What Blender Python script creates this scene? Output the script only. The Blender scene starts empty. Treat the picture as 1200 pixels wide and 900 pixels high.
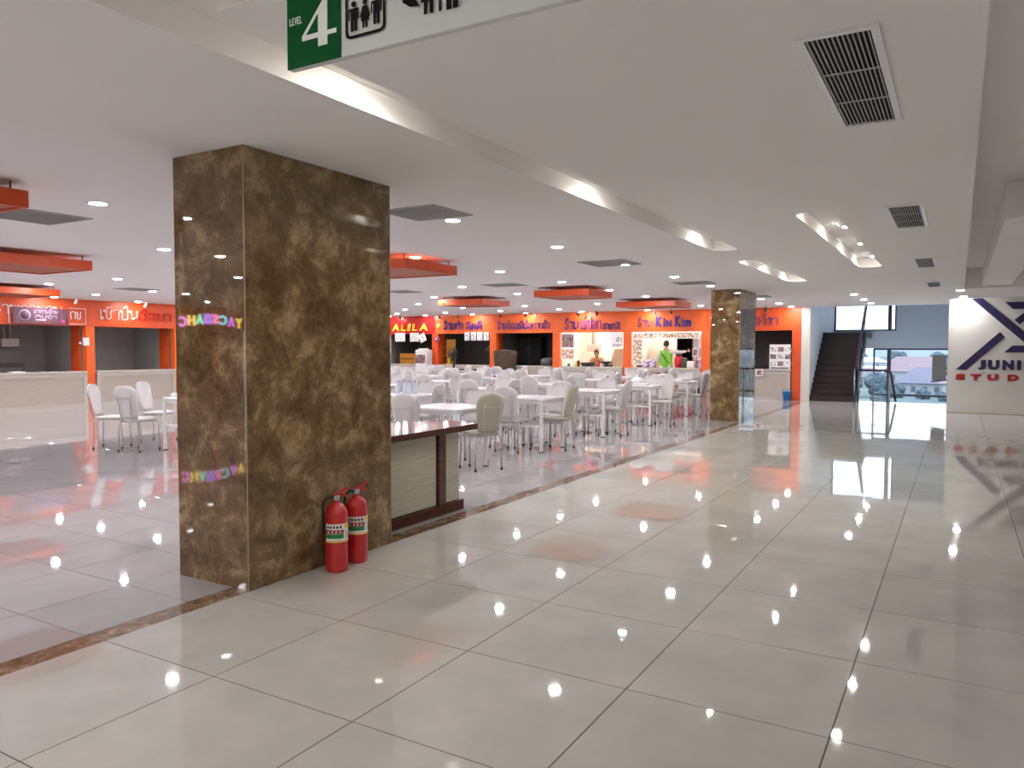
import bpy, bmesh, math, random
from mathutils import Vector, Matrix
random.seed(7)
SC = bpy.context.scene
COL = SC.collection

# ------------------------------------------------------------------ camera
F_PX = 895.7
CAM = Vector((-1.373, -2.768, 1.434))
YAW, PITCH, ROLL = .5289, -.0465, .0021
H = 2.605
cy_, sy_, cp_, sp_ = math.cos(YAW), math.sin(YAW), math.cos(PITCH), math.sin(PITCH)
FWD = Vector((cy_*cp_, sy_*cp_, sp_))
R0 = Vector((sy_, -cy_, 0)); U0 = R0.cross(FWD)
RGT = R0*math.cos(ROLL) + U0*math.sin(ROLL)
UPV = -R0*math.sin(ROLL) + U0*math.cos(ROLL)
cd = bpy.data.cameras.new('camera'); cam = bpy.data.objects.new('camera', cd); COL.objects.link(cam)
cd.sensor_width = 36; cd.lens = F_PX/1200*36; cd.clip_end = 3000; cd.clip_start = .02
M = Matrix((RGT, UPV, -FWD)).transposed().to_4x4(); M.translation = CAM
cam.matrix_world = M
SC.camera = cam
# ------------------------------------------------------------------ world
W = bpy.data.worlds.new('overcast_sky'); SC.world = W; W.use_nodes = True
wn = W.node_tree.nodes; wl = W.node_tree.links
bgn = wn['Background']
tc = wn.new('ShaderNodeTexCoord'); nz = wn.new('ShaderNodeTexNoise'); nz.inputs['Scale'].default_value = 3
mp = wn.new('ShaderNodeMapping'); mp.inputs['Scale'].default_value = (1, 1, 4)
cr = wn.new('ShaderNodeValToRGB')
cr.color_ramp.elements[0].position = .3; cr.color_ramp.elements[0].color = (.68, .80, .95, 1)
cr.color_ramp.elements[1].position = .7; cr.color_ramp.elements[1].color = (.93, .97, 1, 1)
wl.new(tc.outputs['Generated'], mp.inputs['Vector']); wl.new(mp.outputs[0], nz.inputs['Vector'])
wl.new(nz.outputs['Fac'], cr.inputs['Fac']); wl.new(cr.outputs['Color'], bgn.inputs['Color'])
bgn.inputs['Strength'].default_value = 2.6
# ------------------------------------------------------------------ exposure
SC.view_settings.view_transform = 'Standard'
SC.view_settings.look = 'None'
SC.view_settings.gamma = 1
SC.view_settings.use_curve_mapping = False
SC.view_settings.exposure = 0.55
SC.cycles.max_bounces = 10
SC.cycles.diffuse_bounces = 6
SC.cycles.glossy_bounces = 5
SC.cycles.transparent_max_bounces = 12
SC.cycles.sample_clamp_indirect = 6
SC.cycles.blur_glossy = 1.0
SC.cycles.caustics_reflective = True
SC.cycles.caustics_refractive = False
DOWN = 325.0       # radiance of a cool downlight lens
SLOT = 400.0       # radiance of a warm lamp in a light slot
STALL = 22.0       # radiance of a stall ceiling panel

# ------------------------------------------------------------------ materials
MATS = {}
def mat(name, col, rough=.5, metal=0., emit=None, es=0., spec=.5, noise=None, bump=0., coat=0.):
    m = bpy.data.materials.new(name); m.use_nodes = True
    n = m.node_tree.nodes; l = m.node_tree.links; b = n['Principled BSDF']
    b.inputs['Base Color'].default_value = (*col, 1); b.inputs['Roughness'].default_value = rough
    b.inputs['Metallic'].default_value = metal; b.inputs['Specular IOR Level'].default_value = spec
    b.inputs['Coat Weight'].default_value = coat
    if emit: b.inputs['Emission Color'].default_value = (*emit, 1); b.inputs['Emission Strength'].default_value = es
    if noise:
        sc_, amt = noise[:2]; st = noise[2] if len(noise) > 2 else (1, 1, 1)
        t = n.new('ShaderNodeTexCoord'); mpn = n.new('ShaderNodeMapping'); mpn.inputs['Scale'].default_value = st
        x = n.new('ShaderNodeTexNoise'); x.inputs['Scale'].default_value = sc_; x.inputs['Detail'].default_value = 5
        r = n.new('ShaderNodeValToRGB')
        r.color_ramp.elements[0].position = .3; r.color_ramp.elements[1].position = .7
        r.color_ramp.elements[0].color = (*[c*(1-amt) for c in col], 1)
        r.color_ramp.elements[1].color = (*[min(1, c*(1+amt)) for c in col], 1)
        l.new(t.outputs['Object'], mpn.inputs['Vector']); l.new(mpn.outputs[0], x.inputs['Vector'])
        l.new(x.outputs['Fac'], r.inputs['Fac']); l.new(r.outputs['Color'], b.inputs['Base Color'])
        if bump:
            bp = n.new('ShaderNodeBump'); bp.inputs['Strength'].default_value = bump; bp.inputs['Distance'].default_value = .01
            l.new(x.outputs['Fac'], bp.inputs['Height']); l.new(bp.outputs[0], b.inputs['Normal'])
    MATS[name] = m; return m

def marble(name, dark, mid, light, rough, scale=1., spec=.5):
    m = bpy.data.materials.new(name); m.use_nodes = True
    n = m.node_tree.nodes; l = m.node_tree.links; b = n['Principled BSDF']
    b.inputs['Roughness'].default_value = rough; b.inputs['Specular IOR Level'].default_value = spec
    g = n.new('ShaderNodeNewGeometry')
    wv = n.new('ShaderNodeTexNoise'); wv.inputs['Scale'].default_value = 3.2*scale; wv.inputs['Detail'].default_value = 5
    mx = n.new('ShaderNodeMix'); mx.data_type = 'RGBA'; mx.blend_type = 'LINEAR_LIGHT'; mx.inputs[0].default_value = .16
    l.new(g.outputs['Position'], wv.inputs['Vector'])
    l.new(g.outputs['Position'], mx.inputs[6]); l.new(wv.outputs['Color'], mx.inputs[7])
    n1 = n.new('ShaderNodeTexNoise'); n1.inputs['Distortion'].default_value = .35; n1.inputs['Scale'].default_value = 4.6*scale; n1.inputs['Detail'].default_value = 12; n1.inputs['Roughness'].default_value = .74
    l.new(g.outputs['Position'], n1.inputs['Vector'])
    r = n.new('ShaderNodeValToRGB'); e = r.color_ramp.elements
    e[0].position = .40; e[0].color = (*dark, 1); e[1].position = .63; e[1].color = (*light, 1)
    k = e.new(.52); k.color = (*mid, 1)
    l.new(n1.outputs['Fac'], r.inputs['Fac'])
    v = n.new('ShaderNodeTexVoronoi'); v.feature = 'DISTANCE_TO_EDGE'; v.inputs['Scale'].default_value = 9*scale
    l.new(mx.outputs[2], v.inputs['Vector'])
    vr = n.new('ShaderNodeMapRange'); vr.inputs[1].default_value = 0; vr.inputs[2].default_value = .045; vr.inputs[3].default_value = .30; vr.inputs[4].default_value = 0
    l.new(v.outputs['Distance'], vr.inputs[0])
    n2 = n.new('ShaderNodeTexNoise'); n2.inputs['Scale'].default_value = 2.1*scale
    l.new(g.outputs['Position'], n2.inputs['Vector'])
    mu = n.new('ShaderNodeMath'); mu.operation = 'MULTIPLY'; l.new(vr.outputs[0], mu.inputs[0]); l.new(n2.outputs['Fac'], mu.inputs[1])
    m2 = n.new('ShaderNodeMix'); m2.data_type = 'RGBA'; m2.inputs[7].default_value = (*light, 1)
    l.new(mu.outputs[0], m2.inputs[0]); l.new(r.outputs['Color'], m2.inputs[6])
    l.new(m2.outputs[2], b.inputs['Base Color'])
    MATS[name] = m; return m

def tile_mat(name, a, c, rough):
    m = bpy.data.materials.new(name); m.use_nodes = True
    n = m.node_tree.nodes; l = m.node_tree.links; b = n['Principled BSDF']
    b.inputs['Roughness'].default_value = rough; b.inputs['IOR'].default_value = 1.8
    g = n.new('ShaderNodeNewGeometry'); oi = n.new('ShaderNodeObjectInfo')
    n1 = n.new('ShaderNodeTexNoise'); n1.inputs['Scale'].default_value = 2.3; n1.inputs['Detail'].default_value = 7; n1.inputs['Roughness'].default_value = .6
    l.new(g.outputs['Position'], n1.inputs['Vector'])
    r = n.new('ShaderNodeValToRGB'); r.color_ramp.elements[0].position = .3; r.color_ramp.elements[1].position = .7
    r.color_ramp.elements[0].color = (*a, 1); r.color_ramp.elements[1].color = (*c, 1)
    l.new(n1.outputs['Fac'], r.inputs['Fac'])
    hs = n.new('ShaderNodeHueSaturation'); mr = n.new('ShaderNodeMapRange'); mr.inputs[3].default_value = .965; mr.inputs[4].default_value = 1.03
    l.new(oi.outputs['Random'], mr.inputs[0]); l.new(mr.outputs[0], hs.inputs['Value']); l.new(r.outputs['Color'], hs.inputs['Color'])
    l.new(hs.outputs[0], b.inputs['Base Color'])
    # very slight waviness of polished porcelain
    n3 = n.new('ShaderNodeTexNoise'); n3.inputs['Scale'].default_value = 5.0; l.new(g.outputs['Position'], n3.inputs['Vector'])
    bp = n.new('ShaderNodeBump'); bp.inputs['Strength'].default_value = .05; bp.inputs['Distance'].default_value = .004
    l.new(n3.outputs['Fac'], bp.inputs['Height']); l.new(bp.outputs[0], b.inputs['Normal'])
    MATS[name] = m; return m

def photo_mat(name, cols, scale, base=(.8, .78, .74)):
    """flat print: blotches of colour as on a food photograph"""
    m = bpy.data.materials.new(name); m.use_nodes = True
    n = m.node_tree.nodes; l = m.node_tree.links; b = n['Principled BSDF']; b.inputs['Roughness'].default_value = .4
    t = n.new('ShaderNodeTexCoord'); v = n.new('ShaderNodeTexVoronoi'); v.inputs['Scale'].default_value = scale
    l.new(t.outputs['Object'], v.inputs['Vector'])
    s = n.new('ShaderNodeSeparateColor'); l.new(v.outputs['Color'], s.inputs[0])
    r = n.new('ShaderNodeValToRGB'); r.color_ramp.interpolation = 'CONSTANT'; e = r.color_ramp.elements
    for i, c in enumerate(cols):
        p = i/len(cols)
        if i == 0: e[0].position = 0; e[0].color = (*c, 1)
        elif i == 1: e[1].position = p; e[1].color = (*c, 1)
        else: k = e.new(p); k.color = (*c, 1)
    l.new(s.outputs[0], r.inputs['Fac']); l.new(r.outputs['Color'], b.inputs['Base Color'])
    MATS[name] = m; return m

CEIL = mat('ceiling_paint', (.90, .88, .87), .9, noise=(1.2, .012))
WALLW = mat('white_wall_paint', (.62, .605, .56), .75, noise=(2, .02))
WALLB = mat('stairwell_wall_paint', (.78, .82, .88), .8, noise=(2, .03))
WALLF = mat('facade_wall_paint', (.36, .38, .42), .8, noise=(2, .03))
WALLG = mat('stall_wall_paint', (.30, .29, .28), .85, noise=(2, .08))
WALLD = mat('stall_wall_dark', (.13, .12, .11), .85, noise=(2, .1))  # gloom of the unlit stalls put into a low wall colour
WALLX = mat('stall_wall_bright', (.86, .84, .78), .7)
ORANGE = mat('orange_panel', (.62, .075, .010), .4, noise=(3, .04))
ORANGEL = mat('light_orange_panel', (.74, .125, .018), .4, noise=(3, .04))
ORANGEW = mat('orange_wood', (.45, .085, .022), .4, noise=(9, .12, (1, 8, 8)))
RED = mat('red_panel', (.42, .012, .012), .3)
REDC = mat('red_counter_cloth', (.50, .012, .03), .5)
MARB = marble('brown_marble', (.095, .054, .022), (.185, .116, .052), (.37, .26, .135), .018)
MARBF = marble('brown_marble_floor', (.12, .075, .045), (.22, .145, .095), (.40, .29, .20), .06, 2.)
MARBE = mat('marble_edge', (.34, .26, .16), .3)
TILE = tile_mat('polished_corridor_tile', (.465, .465, .44), (.56, .555, .53), .03)
TILED = tile_mat('polished_dining_tile', (.36, .345, .36), (.42, .405, .42), .03)
GROUT = mat('dark_grout', (.10, .078, .058), .8)
GREY = mat('grey_plaster', (.40, .39, .37), .85)
WMET = mat('white_enamel', (.78, .78, .78), .3)
CHAIRM = mat('white_chair_shell', (.64, .62, .62), .38)
CHAIRO = mat('cream_chair_shell', (.44, .43, .34), .4)
CHROME = mat('pale_metal_tube', (.50, .48, .45), .28, metal=.4)
RUB = mat('black_rubber', (.012, .012, .012), .6)
TBL = mat('white_laminate', (.80, .80, .84), .22)
BROWNW = mat('dark_brown_wood', (.075, .024, .015), .1, noise=(6, .25, (1, 10, 10)))
BEIGEP = mat('beige_wood_panel', (.46, .43, .35), .12, noise=(5, .10, (1, 1, 14)))
COUNT = mat('beige_counter_panel', (.42, .37, .32), .3, noise=(4, .08, (1, 1, 12)))
COUNTT = mat('beige_counter_top', (.50, .46, .41), .25)
REDM = mat('red_enamel', (.52, .012, .015), .22, coat=.5)
LENS = mat('downlight_lens', (1, 1, 1), .5, emit=(1, .965, .985), es=DOWN)
LENSW = mat('warm_lamp_lens', (1, 1, 1), .5, emit=(1, .93, .80), es=SLOT)
PANELL = mat('stall_light_lens', (1, 1, 1), .5, emit=(1, .93, .80), es=STALL)
GREEN = mat('sign_green', (.004, .085, .022), .6, spec=.08)
SIGNW = mat('sign_pale_grey', (.60, .63, .63), .45)
SIGNT = mat('sign_white_print', (.80, .84, .82), .4)
BLACK = mat('black_print', (.012, .010, .010), .7, spec=.08)
DARK = mat('dark_void', (.012, .012, .012), .9)
PURP = mat('purple_letter', (.07, .015, .16), .4)
BLUEL = mat('blue_letter', (.03, .02, .20), .4)
MAG = mat('magenta_letter', (.20, .03, .22), .4)
YEL = mat('yellow_letter', (.85, .62, .05), .4)
NAVY = mat('navy_letter', (.012, .008, .06), .45)
REDL = mat('red_letter', (.34, .010, .010), .35)
WHL = mat('white_neon_letter', (.72, .62, .58), .4)
REDN = mat('red_sign_letter', (.55, .012, .012), .4)
PAPER = mat('white_paper', (.80, .79, .80), .6)
PINK = mat('pink_plastic', (.62, .06, .25), .4)
STAIRM = mat('dark_stair_stone', (.014, .006, .005), .4, noise=(8, .3))
NOSE = mat('stair_nosing', (.035, .014, .012), .3)
RAILW = mat('dark_handrail_wood', (.05, .014, .018), .3)
STEEL = mat('brushed_steel', (.45, .47, .5), .3, metal=.9)
FRAME = mat('dark_window_frame', (.03, .034, .05), .4)
BLUEP = mat('blue_plastic', (.03, .22, .60), .35)
BCLOTH = mat('brown_cloth', (.075, .046, .028), .9, noise=(8, .15))
CCLOTH = mat('beige_cloth', (.60, .44, .28), .9, noise=(5, .15, (1, 6, 1)))
TANC = mat('tan_shirt', (.36, .22, .12), .85)
VEST = mat('green_vest', (.20, .50, .04), .6)
PALES = mat('pale_grey_cloth', (.60, .58, .56), .85)
SKIN = mat('skin', (.42, .23, .14), .55)
HAIR = mat('black_hair', (.010, .008, .008), .5)
LIPM = mat('lip', (.30, .10, .08), .5)
EYEW = mat('eye', (.6, .6, .6), .3)
SHOE = mat('dark_shoe', (.03, .03, .035), .5)
BOT = mat('clear_bottle', (.70, .76, .86), .1)
CAPB = mat('blue_cap', (.05, .15, .55), .4)
GBOARD = mat('grey_board', (.16, .17, .17), .7)
DGREY = mat('dark_grey_metal', (.06, .06, .065), .4)
LGREY = mat('light_grey_metal', (.42, .42, .42), .4)
VENTG = mat('pale_grey_vent', (.36, .37, .36), .6)
YELW = mat('yellow_wood', (.50, .24, .03), .5)
PURB = mat('purple_brown_banner', (.13, .055, .075), .4, noise=(3, .35, (6, 1, 1)))
LILAC = mat('lilac_print', (.48, .40, .60), .5)
MENU1 = photo_mat('menu_photo_print', [(.62, .30, .16), (.75, .66, .55), (.25, .10, .08), (.70, .50, .20), (.35, .32, .30), (.8, .75, .7)], 22)
MENU2 = photo_mat('dark_menu_print', [(.10, .07, .08), (.30, .14, .13), (.18, .14, .16), (.45, .28, .24), (.24, .18, .2)], 18)
MENU3 = photo_mat('leaflet_print', [(.8, .8, .8), (.25, .22, .35), (.7, .7, .72), (.35, .5, .25), (.8, .8, .8)], 30)
GOODS = photo_mat('packet_print', [(.5, .5, .8), (.75, .74, .85), (.55, .12, .2), (.8, .8, .85), (.2, .2, .35)], 26)
GRASS = mat('distant_ground', (.13, .17, .18), .95, noise=(.03, .3))  # blue distance haze mixed into the ground colour
ROOF1 = mat('mauve_roof', (.20, .19, .25), .9); ROOF2 = mat('rust_roof', (.30, .22, .24), .9); ROOF3 = mat('pale_metal_roof', (.75, .8, .85), .7)
HWALL = mat('house_wall', (.42, .43, .45), .9); HWIN = mat('house_window', (.12, .15, .2), .4)
LEAF = mat('haze_tinted_foliage', (.095, .135, .155), .95, noise=(.6, .4)); TRUNK = mat('trunk', (.12, .09, .07), .9)  # leaf colour carries the blue haze of distance
HILL = mat('distant_hill', (.24, .29, .34), .95)  # blue distance haze mixed into the hill colour
def glass_mat(name, tint):
    m = bpy.data.materials.new(name); m.use_nodes = True; n = m.node_tree.nodes; l = m.node_tree.links
    n.remove(n['Principled BSDF']); o = n['Material Output']
    t = n.new('ShaderNodeBsdfTransparent'); t.inputs[0].default_value = (*tint, 1)
    g = n.new('ShaderNodeBsdfGlossy'); g.inputs['Roughness'].default_value = .02
    f = n.new('ShaderNodeFresnel'); f.inputs[0].default_value = 1.45
    x = n.new('ShaderNodeMixShader'); l.new(f.outputs[0], x.inputs[0]); l.new(t.outputs[0], x.inputs[1]); l.new(g.outputs[0], x.inputs[2])
    l.new(x.outputs[0], o.inputs[0]); MATS[name] = m; return m
GLASS = glass_mat('window_glass', (.86, .90, .94)); GLASSR = glass_mat('railing_glass', (.86, .91, .92))

# ------------------------------------------------------------------ mesh builder
class MB:
    def __init__(s): s.v = []; s.f = []; s.sm = []
    def add(s, vs, fs, smooth=False):
        o = len(s.v); s.v += [tuple(v) for v in vs]; s.f += [tuple(i+o for i in f) for f in fs]; s.sm += [smooth]*len(fs); return s
    def box(s, x0, x1, y0, y1, z0, z1):
        if x1 < x0: x0, x1 = x1, x0
        if y1 < y0: y0, y1 = y1, y0
        if z1 < z0: z0, z1 = z1, z0
        vs = [(x, y, z) for z in (z0, z1) for x, y in ((x0, y0), (x1, y0), (x1, y1), (x0, y1))]
        return s.add(vs, [(3, 2, 1, 0), (4, 5, 6, 7), (0, 1, 5, 4), (1, 2, 6, 5), (2, 3, 7, 6), (3, 0, 4, 7)])
    def cbox(s, x0, x1, y0, y1, z0, z1, c=.004):
        """box with chamfered edges"""
        bm = bmesh.new(); bmesh.ops.create_cube(bm, size=1)
        for v in bm.verts: v.co = Vector(((x0+x1)/2+v.co.x*(x1-x0), (y0+y1)/2+v.co.y*(y1-y0), (z0+z1)/2+v.co.z*(z1-z0)))
        bmesh.ops.bevel(bm, geom=bm.edges[:], offset=c, segments=1, affect='EDGES')
        vs = [v.co[:] for v in bm.verts]; bm.verts.index_update(); fs = [[v.index for v in f.verts] for f in bm.faces]; bm.free()
        return s.add(vs, fs)
    def prism(s, pts, axis, a, b):
        """polygon pts (2D) extruded along axis from a to b"""
        n = len(pts)
        def mk(p, h): return {0: (h, p[0], p[1]), 1: (p[0], h, p[1]), 2: (p[0], p[1], h)}[axis]
        vs = [mk(p, a) for p in pts] + [mk(p, b) for p in pts]
        return s.add(vs, [tuple(range(n))[::-1], tuple(range(n, 2*n))] + [(i, (i+1) % n, n+(i+1) % n, n+i) for i in range(n)])
    def tube(s, pts, r, n=6, cap=True, closed=False):
        pts = [Vector(p) for p in pts]; rr = r if isinstance(r, (list, tuple)) else [r]*len(pts)
        vs = []; up = None; m = len(pts)
        for i, p in enumerate(pts):
            if closed: d = pts[(i+1) % m]-pts[i-1]
            else: d = (pts[min(i+1, m-1)]-pts[max(i-1, 0)])
            d.normalize()
            if up is None:
                a = Vector((0, 0, 1)) if abs(d.z) < .9 else Vector((1, 0, 0)); up = (a-d*a.dot(d)).normalized()
            else:
                up = (up-d*up.dot(d)); up = up.normalized() if up.length > 1e-6 else d.orthogonal().normalized()
            sd = d.cross(up)
            for k in range(n):
                t = 2*math.pi*(k+.5)/n; vs.append(p+(up*math.cos(t)+sd*math.sin(t))*rr[i])
        fs = []
        for i in range(m if closed else m-1):
            j = (i+1) % m
            for k in range(n): fs.append((i*n+k, i*n+(k+1) % n, j*n+(k+1) % n, j*n+k))
        if cap and not closed: fs += [tuple(range(n))[::-1], tuple(range((m-1)*n, m*n))]
        return s.add(vs, fs, n > 4)
    def lathe(s, prof, cx=0, cy=0, n=20, axis=2, cz=0, smooth=True):
        vs = []
        for r, h in prof:
            for k in range(n):
                t = 2*math.pi*k/n; a, b = r*math.cos(t), r*math.sin(t)
                vs.append({2: (cx+a, cy+b, cz+h), 0: (cx+h, cy+a, cz+b), 1: (cx+a, cy+h, cz+b)}[axis])
        m = len(prof); fs = [(i*n+k, i*n+(k+1) % n, (i+1)*n+(k+1) % n, (i+1)*n+k) for i in range(m-1) for k in range(n)]
        fs += [tuple(range(n))[::-1], tuple(range((m-1)*n, m*n))]
        return s.add(vs, fs, smooth)
    def mesh(s, name, m):
        me = bpy.data.meshes.new(name); me.from_pydata(s.v, [], s.f); me.polygons.foreach_set('use_smooth', s.sm)
        if m: me.materials.append(m)
        bm = bmesh.new(); bm.from_mesh(me); bmesh.ops.recalc_face_normals(bm, faces=bm.faces); bm.to_mesh(me); bm.free()
        return me
    def build(s, name, m, parent=None, loc=None, rz=0, **kw):
        return place(s.mesh(name, m), name, parent, loc, rz, **kw)
def place(me, name, parent=None, loc=None, rz=0, label=None, cat=None, group=None, kind=None):
    o = bpy.data.objects.new(name, me); COL.objects.link(o)
    if parent: o.parent = parent
    if loc: o.location = loc
    if rz: o.rotation_euler = (0, 0, rz)
    tag(o, label, cat, group, kind); return o
def tag(o, label=None, cat=None, group=None, kind=None):
    if label: o['label'] = label
    if cat: o['category'] = cat
    if group: o['group'] = group
    if kind: o['kind'] = kind
def thing(name, label, cat, loc=(0, 0, 0), rz=0, group=None, kind=None):
    return place(None, name, None, loc, rz, label, cat, group, kind)
def copy_tree(o, parent=None):
    c = o.copy(); COL.objects.link(c)
    if parent: c.parent = parent
    for ch in list(o.children): copy_tree(ch, c)
    return c
def struct(name, label, cat='structure'):
    return place(None, name, None, label=label, cat=cat, kind='structure')
def proj(p):
    d = Vector(p)-CAM; z = d.dot(FWD)
    if z <= .05: return None
    return 600+F_PX*d.dot(RGT)/z, 450-F_PX*d.dot(UPV)/z, z

# ------------------------------------------------------------------ floor
def tile_mesh(name, sx, sy, m, g=.0028):
    b = MB(); x0, x1, y0, y1 = g, sx-g, g, sy-g; c = .0005
    vs = [(x0, y0, -.012), (x1, y0, -.012), (x1, y1, -.012), (x0, y1, -.012), (x0, y0, -c), (x1, y0, -c), (x1, y1, -c), (x0, y1, -c),
          (x0+c, y0+c, 0), (x1-c, y0+c, 0), (x1-c, y1-c, 0), (x0+c, y1-c, 0)]
    fs = [(0, 1, 5, 4), (1, 2, 6, 5), (2, 3, 7, 6), (3, 0, 4, 7), (4, 5, 9, 8), (5, 6, 10, 9), (6, 7, 11, 10), (7, 4, 8, 11), (8, 9, 10, 11)]
    b.add(vs, fs); return b.mesh(name, m), b
def tile_field(root, cells, sx, sy, m, stuffname, blocked=None):
    me, proto = tile_mesh('tile', sx, sy, m)
    seen, rest = [], []
    for (x, y) in cells:
        best = None
        for cx_, cy2 in ((x, y), (x+sx, y), (x, y+sy), (x+sx, y+sy), (x+sx/2, y+sy/2)):
            q = proj((cx_, cy2, 0))
            if q and -10 < q[0] < 1210 and q[1] < 915: best = q[2] if best is None else min(best, q[2])
        if best is None or (blocked and blocked(x+sx/2, y+sy/2)): rest.append((x, y))
        else: seen.append((best, x, y))
    seen.sort(); rest += [(x, y) for _, x, y in seen[290:]]
    for _, x, y in seen[:290]: place(me, 'tile', root, (x, y, 0))
    b = MB()
    for x, y in rest: b.add([(v[0]+x, v[1]+y, v[2]) for v in proto.v], proto.f)
    b.build(stuffname, m, root, kind='stuff')
fl = struct('floor', 'polished cream porcelain tile floor of the wide corridor', 'floor')
MB().box(-14, 21.5, -8, 15.9, -.2, -.0012).build('grout_bed', GROUT, fl)
cells = [(-14+.8*0+.8*i-.4*0, .81-.8*j-.8) for i in range(-0, 44) for j in range(0, 11)]
cells = [(round(-13.6+.8*i, 3), round(.81-.8*(j+1), 3)) for i in range(44) for j in range(11)]
tile_field(fl, cells, .8, .8, TILE, 'far_tiles')
fd = struct('floor', 'polished pinkish white porcelain tile floor of the dining area', 'floor')
def hid(x, y):  # behind the near pillar seen from the picture's viewpoint
    q = proj((x, y, 0)); return q and 215 < q[0] < 455 and y > 1.5
cells = [(round(.79+.6*i, 3), round(.958+.6*j, 3)) for i in range(-24, 34) for j in range(25)]
tile_field(fd, cells, .6, .6, TILED, 'far_tiles', hid)
st = struct('trim_1', 'inlaid brown marble strip between corridor and dining floor', 'floor strip')
me_s, _ = tile_mesh('marble_strip', .3, .148, MARBF, .0012)
for i in range(-20, 71): place(me_s, 'marble_strip', st, (.26+.3*i, .81, 0))

# ------------------------------------------------------------------ ceiling
ce = struct('ceiling', 'flat white plasterboard ceiling with recessed light slots', 'ceiling')
holes = [(-6., .46, -1.9, -.2), (.46, 7.85, -.5, -.2), (9.0, 12.65, -.5, -.17), (5.62, 10.72, -1.8, -1.5)]
xs = sorted({-14, 21.4, 15.8} | {h[0] for h in holes} | {h[1] for h in holes})
ys = sorted({-2.83, 15.9} | {h[2] for h in holes} | {h[3] for h in holes})
b = MB()
for i in range(len(xs)-1):
    for j in range(len(ys)-1):
        cx_, cy2 = (xs[i]+xs[i+1])/2, (ys[j]+ys[j+1])/2
        if any(h[0] < cx_ < h[1] and h[2] < cy2 < h[3] for h in holes): continue
        b.box(xs[i], xs[i+1], ys[j], ys[j+1], H, H+.02)
b.box(15.8, 21.4, -8, -2.83, H, H+.02)
def fillet(x, y, dx, dy, r):
    pts = [(x, y)] + [(x+dx*r*(1-math.sin(t)), y+dy*r*(1-math.cos(t))) for t in [math.pi/2*k/6 for k in range(7)]]
    b.prism(pts, 2, H+.0005, H+.0195)
for (x0, x1, y0, y1) in holes:
    w = y1-y0; r = min(.2, w*.49)
    for x, dx in ((x0, 1), (x1, -1)):
        for y, dy in ((y0, 1), (y1, -1)):
            if (x == .46): continue
            fillet(x, y, dx, dy, r)
fillet(.46, -1.9, -1, 1, .2)
b.build('plaster_board', CEIL, ce)
# recess trays
ZR = 2.735
def tray(name, loop, lab=None):
    m = MB(); n = len(loop)
    m.add([(x, y, H+.0) for x, y in loop]+[(x, y, ZR) for x, y in loop], [(i, (i+1) % n, n+(i+1) % n, n+i) for i in range(n)] + [tuple(range(n, 2*n))])
    return m.build(name, CEIL, ce)
e_ = .012
tray('light_recess', [(-6-e_, -1.9-e_), (.46+e_, -1.9-e_), (.46+e_, -.5-e_), (7.85+e_, -.5-e_), (7.85+e_, -.2+e_), (-6-e_, -.2+e_)])
for (x0, x1, y0, y1) in holes[2:]: tray('light_recess', [(x0-e_, y0-e_), (x1+e_, y0-e_), (x1+e_, y1+e_), (x0-e_, y1+e_)])
# raised ceiling bay at the corridor's right
rc = struct('ceiling', 'raised grey white ceiling bay along the right side of the corridor', 'ceiling')
MB().box(-14, 15.8, -8, -2.83, 3.0, 3.05).build('plaster_board', CEIL, rc)
MB().box(15.8, 15.9, -8, -2.83, H+.02, 3.0).build('bay_end_wall', CEIL, rc)
MB().box(-14, 15.8, -2.83, -2.78, H+.02, 3.0).build('bay_side_wall', CEIL, rc)
bh_ = MB(); bh_.prism([(7.2, -3.11), (15.79, -3.11), (15.79, -3.58), (7.35, -3.58), (7.28, -3.4), (7.12, -3.3)], 2, 2.65, 2.99)
bh_.build('bulkhead', CEIL, None, label='low white plaster bulkhead with broken near end in the raised bay', cat='bulkhead')
m_ = MB(); m_.prism([(6.75, -3.32), (7.08, -3.27), (7.2, -3.42), (7.25, -3.62), (6.8, -3.75)], 2, 2.70, 2.9)
m_.build('duct_opening', DARK, None, label='dark ragged hole at the near end of the white bulkhead, top right', cat='opening')
MB().tube([(6.95, -3.5, 2.9), (6.95, -3.5, 3.0)], .02, 6).build('duct_hanger', DGREY, None, label='rod holding the dark duct end by the white bulkhead', cat='rod')
MB().box(-14, 21.4, -8.2, 16.2, 3.62, 3.7).build('ceiling', GREY, None, label='unseen slab added above the suspended ceiling to keep out sky light', cat='ceiling', kind='structure')  # unseen roof slab added to block sky light leaking in above

# ------------------------------------------------------------------ walls
MB().box(-14.2, -14, -8.2, 16.2, -.2, 3.62).build('wall_rear', WALLW, None, kind='structure', label='plain wall behind the viewpoint', cat='wall')
MB().box(-14, 18.6, -8.2, -8, -.2, 3.62).build('wall_right', WALLW, None, kind='structure', label='plain wall far right', cat='wall')
wj = struct('wall_right', 'white wall carrying the blue crossed logo and studio letters', 'wall')
MB().box(18.6, 18.8, -8, -2.55, 0, H-.02).build('wall_panel', WALLW, wj)
MB().box(18.8, 21.5, -2.65, -2.55, 0, H-.02).build('return_panel', WALLW, wj)
MB().box(18.585, 18.6, -8, -2.55, 0, .012).build('baseboard', MARBE, wj)
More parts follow.
